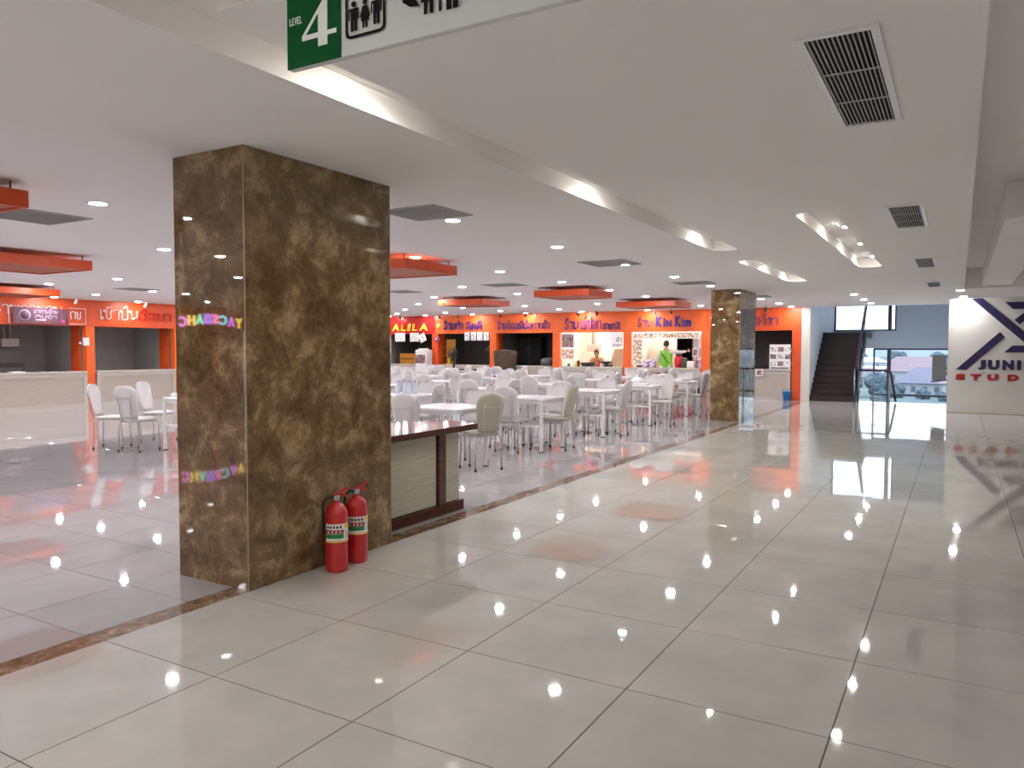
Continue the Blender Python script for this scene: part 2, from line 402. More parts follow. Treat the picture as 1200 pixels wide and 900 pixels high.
# return between last stall and stairs, stairwell walls
ws = struct('wall_back', 'pale blue white stairwell wall beside the dark stairs', 'wall')
MB().box(21.08, 21.2, .8, 1.03, 0, 2.6).build('corner_panel', WALLW, ws)
MB().box(21.2, 25.8, .8, .95, 0, 5.2).build('side_panel', WALLB, ws)
MB().box(21.5, 25.8, -2.75, -2.62, -3, 5.2).build('right_side_panel', WALLB, ws)
MB().box(21.4, 26, -2.75, .95, 5.2, 5.3).build('roof_panel', WALLB, ws)
MB().box(21.42, 21.5, -2.62, .8, H, 5.2).build('upper_panel', WALLB, ws)
MB().box(21.5, 25.8, -2.62, -.36, -3, -2.9).build('lower_floor', GREY, ws)
MB().box(21.42, 21.5, -2.62, -.36, -3, -.2).build('slab_edge', WALLW, ws)
wf = struct('wall_back', 'facade wall with spandrel band between upper and lower windows', 'wall')
MB().box(25.7, 25.9, -2.62, -1.03, 2.02, 5.2).build('upper_panel', WALLF, wf)
MB().box(25.7, 25.9, -2.62, .8, 1.46, 2.02).build('spandrel', WALLF, wf)
# facade windows
def window(name, y0, y1, z0, z1, mull, trans, lab):
    w = struct(name, lab, 'window')
    fr = MB(); t = .05
    fr.box(25.76, 25.84, y0, y0+t, z0, z1).box(25.76, 25.84, y1-t, y1, z0, z1).box(25.76, 25.84, y0, y1, z0, z0+t).box(25.76, 25.84, y0, y1, z1-t, z1)
    fr.build('window_frame', FRAME, w)
    ms = [y0]+list(mull)+[y1]
    for y in mull: MB().box(25.74, 25.86, y-.055, y+.055, z0, z1).build('mullion', FRAME, w)
    for z in trans: MB().box(25.75, 25.85, y0, y1, z-.035, z+.035).build('transom', FRAME, w)
    zs_ = [z0]+list(trans)+[z1]
    for i in range(len(ms)-1):
        for k in range(len(zs_)-1):
            MB().box(25.795, 25.805, ms[i]+.03, ms[i+1]-.03, zs_[k]+.03, zs_[k+1]-.03).build('pane', GLASS, w)
window('window_1', -1.03, .8, 2.02, 5.2, [-.84], [], 'overexposed bright upper window above the stairs')
window('window_2', -2.62, -.38, -2.9, 1.46, [-.84], [-.02], 'lower window with dark bars and a view of roofs and trees')

# ------------------------------------------------------------------ stairs
sr = struct('staircase', 'dark brown stone staircase rising to the bright landing', 'stairs')
N = 12; rise = 1.93/N; run = 2.4/N; X0 = 21.12
for i in range(N):
    s_ = MB().cbox(X0+run*i, X0+run*(i+1)+.03, -.34, .8, rise*i if i else 0, rise*(i+1), .008).build('stair_step', STAIRM, sr)
    MB().cbox(X0+run*i-.015, X0+run*i+.03, -.35, .79, rise*(i+1)-.02, rise*(i+1)+.004, .003).build('nosing', NOSE, s_)
pts = [(X0, 0)]
for i in range(N): pts += [(X0+run*i, rise*(i+1)+.03), (X0+run*(i+1), rise*(i+1)+.03)]
pts += [(X0+run*N, rise*N-.35), (X0+.35, 0)]
MB().prism(pts, 1, -.39, -.352).build('stringer', FRAME, sr)
MB().box(X0+run*N+.03, 25.69, -.34, .79, 1.78, 1.93).build('landing', STAIRM, sr)
hr = thing('stair_handrail', 'dark wooden handrail with glass panels climbing beside the stairs', 'handrail', (X0, -.37, 0))
a0 = Vector((.1, 0, .95)); a1 = Vector((2.45, 0, 2.85))
MB().tube([a0-Vector((.12, 0, .02)), a0, a1], .042, 8).build('rail', RAILW, hr)
for k in range(3):
    p0 = a0.lerp(a1, k/3+.01); p1 = a0.lerp(a1, (k+1)/3-.01)
    MB().prism([(p0.x, p0.z-.85), (p1.x, p1.z-.85), (p1.x, p1.z-.03), (p0.x, p0.z-.03)], 1, .03, .042).build('glass_panel', GLASSR, hr)
for k in range(4):
    p0 = a0.lerp(a1, k/3); MB().tube([(p0.x, .036, max(.0, p0.z-.99)), (p0.x, .036, p0.z)], .018, 6).build('baluster', STEEL, hr)
gr = thing('guard_railing', 'glass guard railing with dark curved top rail beside the stairwell', 'railing', (21.46, 0, 0))
MB().tube([(0, -.40, .86), (0, -1.10, .86), (0, -1.17, .84), (0, -1.21, .76), (0, -1.33, .03)], .032, 8).build('top_rail', RAILW, gr)
for y0, y1 in ((-.42, -.76), (-.80, -1.14)): MB().box(-.006, .006, y0, y1, .06, .82).build('glass_panel', GLASSR, gr)
for y in (-.41, -.78, -1.17): MB().tube([(0, y, 0), (0, y, .84)], .02, 6).build('baluster', STEEL, gr)
for y in (-.78,):
    for z in (.08, .62): MB().tube([(0, y-.1, z), (0, y+.1, z)], .012, 6).build('glass_clamp', STEEL, gr)
gb = thing('display_board', 'small dark grey board on a bracket in front of the window', 'board', (21.3, -2.55, .35))
MB().cbox(-.02, .02, .06, .38, .28, .93, .01).build('board', GBOARD, gb)
MB().tube([(0, 0, .3), (0, .4, .24)], .02, 6).build('shelf_bar', FRAME, gb)
MB().tube([(0, 0, .5), (0, .06, .42), (0, .1, .3)], .012, 6).build('bracket', FRAME, gb)
MB().tube([(0, .02, -.35), (0, .02, .7)], .015, 6).build('post', FRAME, gb)

# ------------------------------------------------------------------ marble pillars
def pillar(x0, x1, y0, y1, label, xj, joints):
    t = place(None, 'marble_pillar', None, (x0, y0, 0), 0, label, 'pillar')
    w, d = x1-x0, y1-y0
    MB().box(.02, w-.02, .02, d-.02, 0, H-.003).build('core', MARBE, t)
    g = .0005
    zs_ = joints
    for k in range(len(zs_)-1):
        z0, z1 = zs_[k]+(g if k else 0), zs_[k+1]-(g if k < len(zs_)-2 else 0)
        xx = [0, xj, w]
        for i in range(2):
            MB().cbox(xx[i]+(g if i else 0), xx[i+1]-(0 if i else g), 0, .02, z0, z1, .0006).build('marble_slab', MARB, t)
            MB().cbox(xx[i]+(g if i else 0), xx[i+1]-(0 if i else g), d-.02, d, z0, z1, .0006).build('marble_slab', MARB, t)
        MB().cbox(0, .02, .0205, d-.0205, z0, z1, .0006).build('marble_slab', MARB, t)
        MB().cbox(w-.02, w, .0205, d-.0205, z0, z1, .0006).build('marble_slab', MARB, t)
    for (px, py) in ((0, 0), (w, 0)):
        MB().tube([(px, py, 0), (px, py, H-.003)], .004, 4).build('corner_bead', MARBE, t)
    return t
pillar(1.69, 3.0, .82, 1.45, 'big brown marble clad pillar with two fire extinguishers at its foot', .70, [0, H-.003])
pillar(13.85, 15.15, .955, 1.53, 'distant brown marble clad pillar standing past the white tables', .65, [0, .953, 2.0, H-.003])

# ------------------------------------------------------------------ ceiling lights
def downlight_proto():
    t = place(None, 'downlight', None)
    r = MB(); r.lathe([(.066, 0), (.085, 0), (.085, -.006), (.066, -.006)], n=20)
    r.f = r.f[:-2]; r.sm = r.sm[:-2]; r.f += [(60+k, 60+(k+1) % 20, (k+1) % 20, k) for k in range(20)]; r.sm += [True]*20
    r.build('trim_ring', WMET, t)
    MB().lathe([(.064, -.003), (.062, -.007), (.045, -.009)], n=8, smooth=False).build('lens', LENS, t)
    return t
dp = downlight_proto(); first = True
ORD = ['nearest', 'second', 'third', 'fourth', 'fifth', 'sixth', 'seventh', 'eighth', 'ninth', 'tenth']
ROWN = ['row just inside the corridor edge', 'second row in from the corridor', 'third row in from the corridor', 'fourth row in from the corridor',
        'fifth row in from the corridor', 'sixth row in from the corridor', 'seventh row in from the corridor', 'row nearest the left stalls']
YR = [1.26, 3.3, 5.42, 7.6, 9.65, 11.75, 13.75, 15.4]
XR = [round(2.34+2.1*k, 2) for k in range(-5, 9)]+[21.0-.25]
def add_light(proto, x, y, z, label, group=None):
    global first
    if proto is dp and first: o = dp; first = False
    else: o = copy_tree(proto)
    o.location = (x, y, z); tag(o, label, 'light', group); return o
blockers = [(1.69, 3.0, .82, 1.45), (13.85, 15.15, .955, 1.53)]
def seen_pt(x, y, z):
    q = proj((x, y, z))
    if not q or not (0 < q[0] < 1200 and 0 < q[1] < 900): return False
    for (x0, x1, y0, y1) in blockers:
        for k in range(1, 200):
            p = CAM.lerp(Vector((x, y, z)), k/200)
            if x0 < p.x < x1 and y0 < p.y < y1: return False
    return True
for yi, y in enumerate(YR):
    nseen = 0
    for x in XR:
        if any(x0-.1 < x < x1+.1 and y0-.1 < y < y1+.1 for x0, x1, y0, y1 in blockers): continue
        if y > 15 and x < 2: continue
        if yi == 0 and x < 4: continue
        if seen_pt(x, y, H):
            lab = 'round white downlight, %s visible light of the %s' % (ORD[min(nseen, 9)], ROWN[yi]); nseen += 1
            add_light(dp, x, y, H, lab, 'recessed downlights over the dining area')
        else:
            add_light(dp, x, y, H, 'round white downlight added out of view to brighten the corridor', 'recessed downlights out of sight')
for i, x in enumerate((16.45, 18.36, 20.1)):
    add_light(dp, x, -.8, H, 'round downlight, %s of three in a line before the stairs' % ('nearest', 'middle', 'farthest')[i], 'recessed downlights before the stairs')
for i, x in enumerate((16.25, 18.32)):
    add_light(dp, x, -2.76 if i == 0 else -2.82, H, 'round downlight above the white logo wall, %s of two' % ('nearer', 'farther')[i], 'recessed downlights by the logo wall')
for x in (-3.2, -5.6, -8.0, -10.4, -12.8):  # extra downlights behind the camera, added to brighten the corridor
    for y in ((-1.0,) if x < -6.2 else ())+(-2.4,): add_light(dp, x, y, H, 'round white downlight added out of view to brighten the corridor', 'recessed downlights out of sight')
for x in (-11.0, -7.5, -4.0, -.5, 3.0): add_light(dp, x, -6.0, 3.0, 'round white downlight added out of view to brighten the corridor', 'recessed downlights out of sight')  # extra unseen downlights in the raised bay, added for corridor brightness
# warm lamps in the light slots
lp = place(None, 'slot_lamp', None)
MB().lathe([(.05, 0), (.055, -.02), (.05, -.03)], n=14).build('lamp_rim', WMET, lp)
MB().lathe([(.044, -.031), (.044, -.035)], n=8, smooth=False).build('lens', LENSW, lp)
fl_ = True
def slot_lamp(x, y, label):
    global fl_
    o = lp if fl_ else copy_tree(lp); fl_ = False
    o.location = (x, y, ZR-.001); tag(o, label, 'light', 'warm lamps in the ceiling slots')
for i, x in enumerate((-4.1, -1.3, 1.45, 4.2, 7.1)): slot_lamp(x, -.44, 'warm lamp hidden in the long ceiling slot, %s along it' % ('first', 'second', 'third', 'fourth', 'last')[i])
for i, x in enumerate((9.25, 10.7, 12.2)): slot_lamp(x, -.44, 'warm lamp in the far short ceiling slot, %s of three' % ('nearest', 'middle', 'farthest')[i])
for i, x in enumerate((5.85, 7.3, 8.75, 10.2)): slot_lamp(x, -1.73, 'warm lamp in the wide right hand ceiling slot, %s of four' % ('nearest', 'second', 'third', 'farthest')[i])
for i, x in enumerate((-4.1, -2.2)): slot_lamp(x, -1.6, 'warm lamp hidden in the ceiling recess above the viewpoint, %s one' % ('rear', 'front')[i])
# vents in the corridor ceiling
def vent(x0, x1, y0, y1, label, n=13):
    t = place(None, 'air_vent', None, ((x0+x1)/2, (y0+y1)/2, H), 0, label, 'vent', 'slatted air vents in the corridor ceiling')
    a, b_ = (x1-x0)/2, (y1-y0)/2; w = .03
    f = MB(); f.box(-a, a, -b_, -b_+w, -.012, -.0005).box(-a, a, b_-w, b_, -.012, -.0005).box(-a, -a+w, -b_+w, b_-w, -.012, -.0005).box(a-w, a, -b_+w, b_-w, -.012, -.0005)
    f.build('frame', WMET, t)
    MB().box(-a+w, a-w, -b_+w, b_-w, -.002, -.0005).build('backing', DARK, t)
    g = MB()
    for k in range(n):
        y = -b_+w+(2*b_-2*w)*(k+.5)/n; g.box(-a+w, a-w, y-.0022, y+.0022, -.011, -.003)
    g.build('slats', LGREY, t, kind='stuff')
    for k in (1, 2):
        x = -a+w+(2*a-2*w)*k/3; MB().box(x-.006, x+.006, -b_+w, b_-w, -.013, -.009).build('crossbar', LGREY, t)
vent(1.70, 3.03, -2.49, -2.20, 'largest slatted ceiling vent, dark slats in white frame, nearest the viewer')
vent(5.62, 6.92, -2.49, -2.20, 'second slatted ceiling vent, right of the bright wide light slot')
vent(9.75, 11.02, -2.47, -2.21, 'third slatted ceiling vent, small and far down the corridor')
vent(13.87, 14.98, -2.47, -2.22, 'fourth and smallest slatted vent near the logo wall')
def diffuser(x0, x1, y0, y1, label):
    t = place(None, 'ceiling_diffuser', None, ((x0+x1)/2, (y0+y1)/2, H), 0, label, 'vent', 'grey square return air grilles over the dining area')
    a, b_ = (x1-x0)/2, (y1-y0)/2
    MB().box(-a, a, -b_, b_, -.008, -.0005).build('frame', VENTG, t)
    g = MB()
    for k in range(16):
        y = -b_+.03+(2*b_-.06)*(k+.5)/16; g.box(-a+.03, a-.03, y-.008, y+.004, -.013, -.0085)
    g.build('slats', VENTG, t, kind='stuff')
diffuser(3.72, 4.3, .95, 1.55, 'grey square ceiling grille just right of the near marble pillar')
diffuser(8.05, 8.72, 1.05, 1.72, 'grey square ceiling grille below the end of the long light slot')
diffuser(11.75, 12.3, 1.0, 1.65, 'grey square ceiling grille just before the distant marble pillar')
diffuser(15.8, 16.5, .88, 1.3, 'thin grey ceiling grille right behind the distant pillar top')
diffuser(10.5, 11.05, 4.15, 4.85, 'grey square ceiling grille left of the hanging orange panel')
diffuser(10.9, 11.5, 6.9, 7.5, 'faint grey ceiling grille beside the near pillar edge, far back')
diffuser(2.1, 2.75, 4.05, 4.75, 'large grey ceiling grille behind the upper left orange panel')
diffuser(7.8, 8.45, 11.2, 11.8, 'thin grey ceiling grille above the left stalls')

# hanging orange slatted panels
def orange_panel(x0, x1, y0, y1, z, label):
    t = place(None, 'ceiling_panel', None, ((x0+x1)/2, (y0+y1)/2, z), 0, label, 'ceiling panel', 'orange square panels hung under the ceiling')
    a, b_ = (x1-x0)/2, (y1-y0)/2; w = .03; h_ = .12
    f = MB(); f.box(-a, a, -b_, -b_+w, 0, h_).box(-a, a, b_-w, b_, 0, h_).box(-a, -a+w, -b_+w, b_-w, 0, h_).box(a-w, a, -b_+w, b_-w, 0, h_)
    f.build('frame', ORANGE, t)
    n = 9; me = MB().box(-a+w, a-w, 0, (2*b_-2*w)/n-.02, .012, .035).mesh('slat', ORANGEW)
    for k in range(n): place(me, 'slat', t, (0, -b_+w+(2*b_-2*w)*k/n+.01, 0))
    MB().box(-a+w, a-w, -b_+w, b_-w, .06, .075).build('backing', ORANGEW, t)
    for sx in (-1, 1):
        for sy in (-1, 1): MB().tube([(sx*(a-.08), sy*(b_-.08), .075), (sx*(a-.08), sy*(b_-.08), H-z-.001)], .006, 5).build('hanger', DGREY, t)
ZP = 2.42
orange_panel(.5, 1.62, 2.95, 4.05, ZP, 'orange hanging panel cut by the left picture edge, highest of the left ones')
orange_panel(3.3, 4.42, 6.85, 8.0, ZP, 'orange hanging panel at left edge, middle of the three left ones')
orange_panel(5.75, 7.0, 12.2, 13.4, ZP, 'orange hanging panel just above the left stall banner')
orange_panel(6.1, 7.22, 3.12, 4.25, ZP, 'orange hanging panel emerging from behind the near marble pillar')
orange_panel(11.55, 12.65, 3.15, 4.3, ZP, 'orange hanging panel in the middle, above the second bright stall')
orange_panel(13.0, 14.2, 6.4, 7.6, ZP, 'flat looking orange hanging panel above the dark middle stalls')
orange_panel(15.6, 16.8, 2.85, 4.3, ZP, 'orange hanging panel next to the distant pillar')

# ------------------------------------------------------------------ stall fronts
HB = 1.955; XW = 21.1; YW = 15.8
PY = [1.2-.15, 3.72, 6.19, 8.68, 11.12, 13.58, 15.8]
wb = struct('wall_back', 'row of food stall fronts with orange headers and posts', 'wall')
HCOL = [ORANGE, ORANGEL, ORANGEL, ORANGEL, ORANGEL, RED]
for i in range(6):
    MB().cbox(XW, XW+.14, PY[i] if i else 1.03, PY[i+1], HB, H-.004, .004).build('header_panel', HCOL[i], wb)
for i, y in enumerate(PY[:-1]):
    w = .26 if i else .2
    y0, y1 = (1.03, 1.28) if i == 0 else (y-w/2, y+w/2)
    MB().cbox(XW-.02, XW+.16, y0, y1, 0, HB-.001, .006).build('post', ORANGE if i in (0, 5) else ORANGEL, wb)
bright = [3, 2]
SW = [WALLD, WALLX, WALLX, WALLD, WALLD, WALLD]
wi = struct('wall_back', 'inner walls of the food stalls', 'wall')
for i in range(6):
    m = SW[i]; y0, y1 = PY[i]+.02, PY[i+1]-.02; dp_ = 1.5
    if i == 0: y0 = 1.04
    MB().box(XW+dp_+.3, XW+dp_+.4, y0, y1, 0, H+.3).build('stall_back_panel', m, wi)
    MB().box(XW+.17, XW+.5, y1-.05, y1, 0, H+.3).build('stall_side_panel', ORANGE if i in (3, 4) else m, wi)
    MB().box(XW+.5, XW+dp_+.3, y1-.05, y1, 0, H+.3).build('stall_side_panel', m, wi)
    MB().box(XW+.17, XW+dp_+.3, y0, y0+.05, 0, H+.3).build('stall_side_panel', m, wi)
    MB().box(XW+.16, XW+dp_+.3, y0, y1, H+.25, H+.3).build('stall_ceiling_panel', m, wi)
    MB().box(XW, XW+dp_+.3, y0, y1, .001, .006).build('stall_floor_panel', COUNT, wi)
    if i in (1, 2):
        t = place(None, 'stall_light', None, (XW+.9, (y0+y1)/2, H+.24), 0, ('fluorescent panel light inside the stall with the red counter', 'fluorescent panel light inside the bright stall with the cook')[i-1], 'light')
        MB().box(-.3, .3, -.65, .65, -.02, 0).build('housing', WMET, t); MB().box(-.28, .28, -.62, .62, -.024, -.021).build('lens', PANELL, t)
# left row of stalls
wl_ = struct('wall_left', 'left row of food stall fronts with orange headers', 'wall')
PX = [-12.5, -10.05, -7.6, -5.15, -2.65, -.2, 2.3, 4.75, 7.25, 9.7, 12.15, 14.6, 17.05, 19.5]
PX = [p+.0 for p in PX]
MB().box(-14, PX[0], YW, YW+.1, 0, H-.004).build('end_panel', ORANGE, wl_)
for i in range(len(PX)):
    x1 = PX[i+1] if i+1 < len(PX) else 21.1
    MB().cbox(PX[i], x1, YW, YW+.14, HB, H-.004, .004).build('header_panel', ORANGE, wl_)
    MB().cbox(PX[i]-.1, PX[i]+.12, YW-.02, YW+.16, 0, HB-.001, .006).build('post', ORANGEL, wl_)
    MB().box(PX[i]+.02, x1-.02, YW+1.7, YW+1.8, 0, H+.3).build('stall_back_panel', WALLG, wl_)
    MB().box(x1-.16, x1-.14, YW+.17, YW+.55, 0, H+.3).build('stall_side_panel', ORANGE, wl_)
    MB().box(x1-.16, x1-.14, YW+.55, YW+1.7, 0, H+.3).build('stall_side_panel', WALLG, wl_)
    MB().box(PX[i]+.14, x1-.16, YW+.16, YW+1.7, H+.25, H+.3).build('stall_ceiling_panel', WALLG, wl_)
    MB().box(PX[i]+.14, x1-.16, YW, YW+1.7, .001, .006).build('stall_floor_panel', COUNT, wl_)
# counters
def counter(name, a, b_, axis, label, front=COUNT, top=COUNTT, posts=1, red=False):
    """axis 1: along y on back wall, front faces -x; axis 0: along x on left wall, front faces -y"""
    L = b_-a; dep = .42
    t = place(None, 'stall_counter', None, (XW-.06, b_, 0) if axis else (a, YW-.06, 0), -math.pi/2 if axis else 0, label, 'counter', 'counters of the food stalls')
    # local: x along front (left to right as seen), y inward
    MB().cbox(0, L, -.03, dep, .80, .855, .006).build('worktop', top, t)
    MB().box(.02, L-.02, .01, .05, .02, .80).build('front_panel', front, t)
    f = MB(); f.box(0, L, -.012, .01, .72, .80).box(0, .09, -.012, .01, .0, .72).box(L-.09, L, -.012, .01, 0, .72).box(.09, L-.09, -.012, .01, 0, .07)
    f.build('front_frame', COUNTT, t)
    if red:
        n = 3
        for k in range(n):
            MB().cbox(.13+(L-.26)/n*k+.03, .13+(L-.26)/n*(k+1)-.03, -.010, .012, .28, .70, .004).build('red_panel', REDC, t)
    MB().box(.05, L-.05, .3, .33, 0, .8).build('back_panel', front, t)
    return t
CLAB = ['beige counter with white menu board, right of the distant pillar', 'counter with red front panels where the green vest customer stands',
        'beige counter of the bright stall with the cook', 'beige counter of the dark stall beside the brown cloth cover',
        'beige counter with black gap behind the black fan', 'patterned counter under the red sign, beside the near pillar']
for i in range(6):
    y0 = 1.3 if i == 0 else PY[i]+.14; y1 = PY[i+1]-.14 if i < 5 else 15.78
    c_ = counter('c', y0, y1, 1, CLAB[i], red=(i == 1))
    if i == 4: MB().box(.95, 1.95, -.016, -.0125, .35, .70).build('dark_opening', DARK, c_)
    if i == 5: MB().box(.1, y1-y0-.1, -.02, -.013, .1, .74).build('patterned_cloth', MENU3, c_)
for i in range(len(PX)-1):
    lab = {8: 'long beige counter of the left stall under the purple banner', 9: 'beige counter of the left stall behind the pair of white chairs',
           }.get(i)
    if lab is None:
        if i not in (1, 2, 10): continue
        lab = 'beige counter of a left row stall hidden from view, number %d' % i
        lab = {1: 'beige counter under the multicoloured neon sign behind the viewpoint', 2: 'beige counter right of the neon sign behind the viewpoint', 10: 'beige counter of the left stall hidden behind the near marble pillar'}[i]
    counter('c', PX[i]+.13, PX[i+1]-.12, 0, lab)

# ------------------------------------------------------------------ lettering
LAO = {
 'ກ': (.8, [[(.1, 0), (.1, .45), (0, .6), (.15, .95), (.4, 1.02), (.65, .92), (.72, .7), (.72, 0)]]),
 'ນ': (.85, [['o', .12, .88, .11], [(.23, .9), (.23, .1)], ['o', .32, .1, .09], [(.23, .12), (.72, .3), (.72, 1)]]),
 'ຮ': (.75, [[(.65, 1.12), (.2, 1.0), (.12, .72), (.5, .62), (.62, .35), (.5, .05), (.25, 0), (.1, .15), (.15, .35), (.32, .3)]]),
 'າ': (.6, [[(.0, .8), (.12, 1), (.38, 1), (.48, .8), (.48, 0)]]),
 'ເ': (.35, [[(.1, 1), (.1, .1)], ['o', .2, .1, .1]]),
 'ຈ': (.8, [['o', .3, .45, .11], [(.08, .78), (.3, 1), (.58, .92), (.66, .5), (.52, .06), (.25, 0), (.12, .15)]]),
 'ປ': (.85, [['o', .12, .88, .1], [(.22, .9), (.22, .1), (.32, 0), (.6, 0), (.7, .1), (.7, 1.35)]]),
 'ອ': (.8, [[(.08, .75), (.3, 1), (.58, .92), (.66, .45), (.52, .04), (.2, .02), (.06, .28), (.2, .5), (.4, .4)]]),
 'ສ': (.8, [[(.1, .7), (.3, 1), (.55, .85), (.62, .5), (.62, 0)], [(.3, .55), (.08, .4), (.1, .1), (.3, 0), (.62, .3)], [(.58, .9), (.78, 1.2)]]),
 'ຂ': (.8, [['o', .12, .85, .11], [(.2, .8), (.25, .1), (.45, 0), (.62, .15), (.6, .7), (.72, 1)]]),
 'ຕ': (.85, [[(.1, 0), (.04, .6), (.2, 1), (.4, .75), (.6, 1), (.76, .6), (.7, 0)]]),
 'ມ': (.85, [['o', .12, .88, .1], [(.22, .9), (.22, .1), (.72, .12)], [(.72, 0), (.72, 1)]]),
 'ຝ': (.9, [['o', .12, .88, .1], [(.22, .9), (.22, 0), (.42, .5), (.62, 0), (.74, .2), (.74, 1.35)]]),
 'ງ': (.7, [[(.1, .8), (.25, 1), (.5, .95), (.56, .6), (.5, 0), (.1, .3)]]),
 'ໂ': (.5, [[(.15, 0), (.28, .12), (.22, 1.1), (.02, 1.3), (.4, 1.42)]]),
 'ທ': (.85, [['o', .12, .88, .1], [(.22, .9), (.22, 0)], [(.22, .6), (.5, 1), (.72, .9), (.72, 0)]]),
 'ລ': (.8, [[(.08, .8), (.4, 1), (.66, .8), (.66, 0)], [(.1, .1), (.3, .5), (.62, .3)]]),
 'ດ': (.8, [[(.15, 0), (.04, .5), (.3, 1), (.66, .8), (.66, 0)], ['o', .32, .42, .1]]),
 'ຳ': (.6, [['o', -.25, 1.25, .09], [(.0, .8), (.12, 1), (.38, 1), (.48, .8), (.48, 0)]]),
 '້': (0, [[(-.55, 1.15), (-.38, 1.38), (-.42, 1.2), (-.2, 1.5)]]),
 '່': (0, [[(-.38, 1.2), (-.38, 1.5)]]),
 'ັ': (0, [[(-.6, 1.12), (-.42, 1.25), (-.22, 1.2), (-.12, 1.38)]]),
 'ື': (0, [[(-.65, 1.12), (-.5, 1.34), (-.22, 1.34), (-.15, 1.12), (-.65, 1.12)], [(-.25, 1.3), (-.22, 1.5)]]),
 'ີ': (0, [[(-.65, 1.12), (-.5, 1.34), (-.22, 1.34), (-.15, 1.12), (-.65, 1.12)]]),
}
def wall_fn(axis, at):
    """maps (s right, t up, d out of wall) to world"""
    if axis == 1: return lambda s, t, d: (at-d, -s, t)          # back wall, facing -x, s = -y
    return lambda s, t, d: (s, at-d, t)                        # left wall facing -y
def lao_text(txt, fn, s0, s1, t0, size, m, parent, th=.02, depth=.02):
    tot = sum(LAO[c][0] if c in LAO else .35 for c in txt); k = (s1-s0)/tot; s = s0
    for c in txt:
        if c not in LAO: s += .35*k; continue
        w, strokes = LAO[c]; b = MB()
        for st_ in strokes:
            if st_[0] == 'o':
                pts = [fn(s+(st_[1]+st_[3]*math.cos(a))*k, t0+(st_[2]+st_[3]*math.sin(a))*size, depth) for a in [2*math.pi*q/8 for q in range(8)]]
                b.tube(pts, th, 4, closed=True)
            else: b.tube([fn(s+p[0]*k, t0+p[1]*size, depth) for p in st_], th, 4)
        b.build('letter', m, parent); s += w*k
_fc = {}
def glyph(ch, bold=0.):
    if (ch, bold) in _fc: return _fc[(ch, bold)]
    cu = bpy.data.curves.new('g', 'FONT'); cu.body = ch; cu.extrude = .5; cu.offset = bold; cu.resolution_u = 3
    o = bpy.data.objects.new('g', cu); COL.objects.link(o)
    dg = bpy.context.evaluated_depsgraph_get(); dg.update(); me = o.evaluated_get(dg).to_mesh()
    vs = [v.co[:] for v in me.vertices]; fs = [tuple(p.vertices) for p in me.polygons]
    o.evaluated_get(dg).to_mesh_clear(); bpy.data.objects.remove(o); bpy.data.curves.remove(cu)
    _fc[(ch, bold)] = (vs, fs); return vs, fs
def letter(ch, fn, s0, s1, t0, t1, m, parent, depth=.02, bold=.03, base=0, slant=0, name='letter'):
    vs, fs = glyph(ch, bold)
    xa, xb = min(v[0] for v in vs), max(v[0] for v in vs); ya, yb = min(v[1] for v in vs), max(v[1] for v in vs)
    out = []
    for x, y, z in vs:
        u = (x-xa)/max(1e-6, xb-xa); w = (y-ya)/(yb-ya)
        out.append(fn(s0+(s1-s0)*u+slant*(t1-t0)*w, t0+(t1-t0)*w, base+depth*(z+.5)))
    return MB().add(out, fs).build(name, m, parent)
FB = wall_fn(1, XW); FL = wall_fn(0, YW)
def sign(label, group='shop names on the stall headers'):
    return place(None, 'shop_sign', None, label=label, cat='sign', group=group)
s = sign('purple and magenta shop name on orange header right of the distant pillar')
lao_text('ແມ່ອໂທ'.replace('ແ', 'ເເ'), FB, -2.95, -1.63, 2.11, .22, PURP, s, .02)
s = sign('shop name with bold blue latin words above the red panelled counter')
lao_text('ຮ້ານ', FB, -5.86, -5.38, 2.11, .2, PURP, s, .018)
for ch, a, b_, t in (('K', -5.27, -5.06, .31), ('i', -5.03, -4.97, .27), ('N', -4.94, -4.77, .2), ('K', -4.66, -4.48, .33), ('i', -4.45, -4.40, .26), ('m', -4.38, -4.15, .2)):
    letter(ch, FB, a, b_, 2.10, 2.10+t, BLUEL, s, .03, .04)
s = sign('purple shop name ending in the digit two above the bright stall')
lao_text('ຮ້ານ', FB, -8.38, -7.86, 2.06, .25, PURP, s, .022); lao_text('ເຈ້ປອກ', FB, -7.78, -7.08, 2.06, .28, MAG, s, .02)
lao_text('ສາຂາ', FB, -7.02, -6.6, 2.05, .17, PURP, s, .02); letter('2', FB, -6.58, -6.42, 2.05, 2.28, PURP, s, .03, .02)
s = sign('long thin purple shop name above the dark stall with the brown cloth')
lao_text('ຮ້ານອ້ອຍເຝີເຮືອຕາມສັ່ງ'.replace('ຍ', 'ອ'), FB, -10.95, -8.9, 2.09, .2, PURP, s, .018)
s = sign('dark purple shop name above the stall with the black fan')
lao_text('ຮ້ານຕຳ', FB, -13.2, -12.35, 2.10, .22, PURP, s, .03); lao_text('ລົດດີ'.replace('ົ', 'ັ'), FB, -12.25, -11.55, 2.08, .22, PURP, s, .03)
bq = MB(); bq.lathe([(.09, 0), (.09, .02)], n=16, axis=0, cx=XW-.022, cy=13.42, cz=2.22); bq.build('round_logo', YEL, s)
s = sign('yellow italic capital letters on the red header beside the near pillar')
for ch, a, b_ in (('A', -15.56, -15.22), ('L', -15.14, -14.92), ('I', -14.84, -14.72), ('L', -14.62, -14.38), ('A', -14.30, -13.92)):
    letter(ch, FB, a, b_, 2.07, 2.33, YEL, s, .03, .02, slant=.18)
letter('L', FB, -15.9+.03, -15.68, 2.07, 2.33, YEL, s, .03, .02, slant=.18)
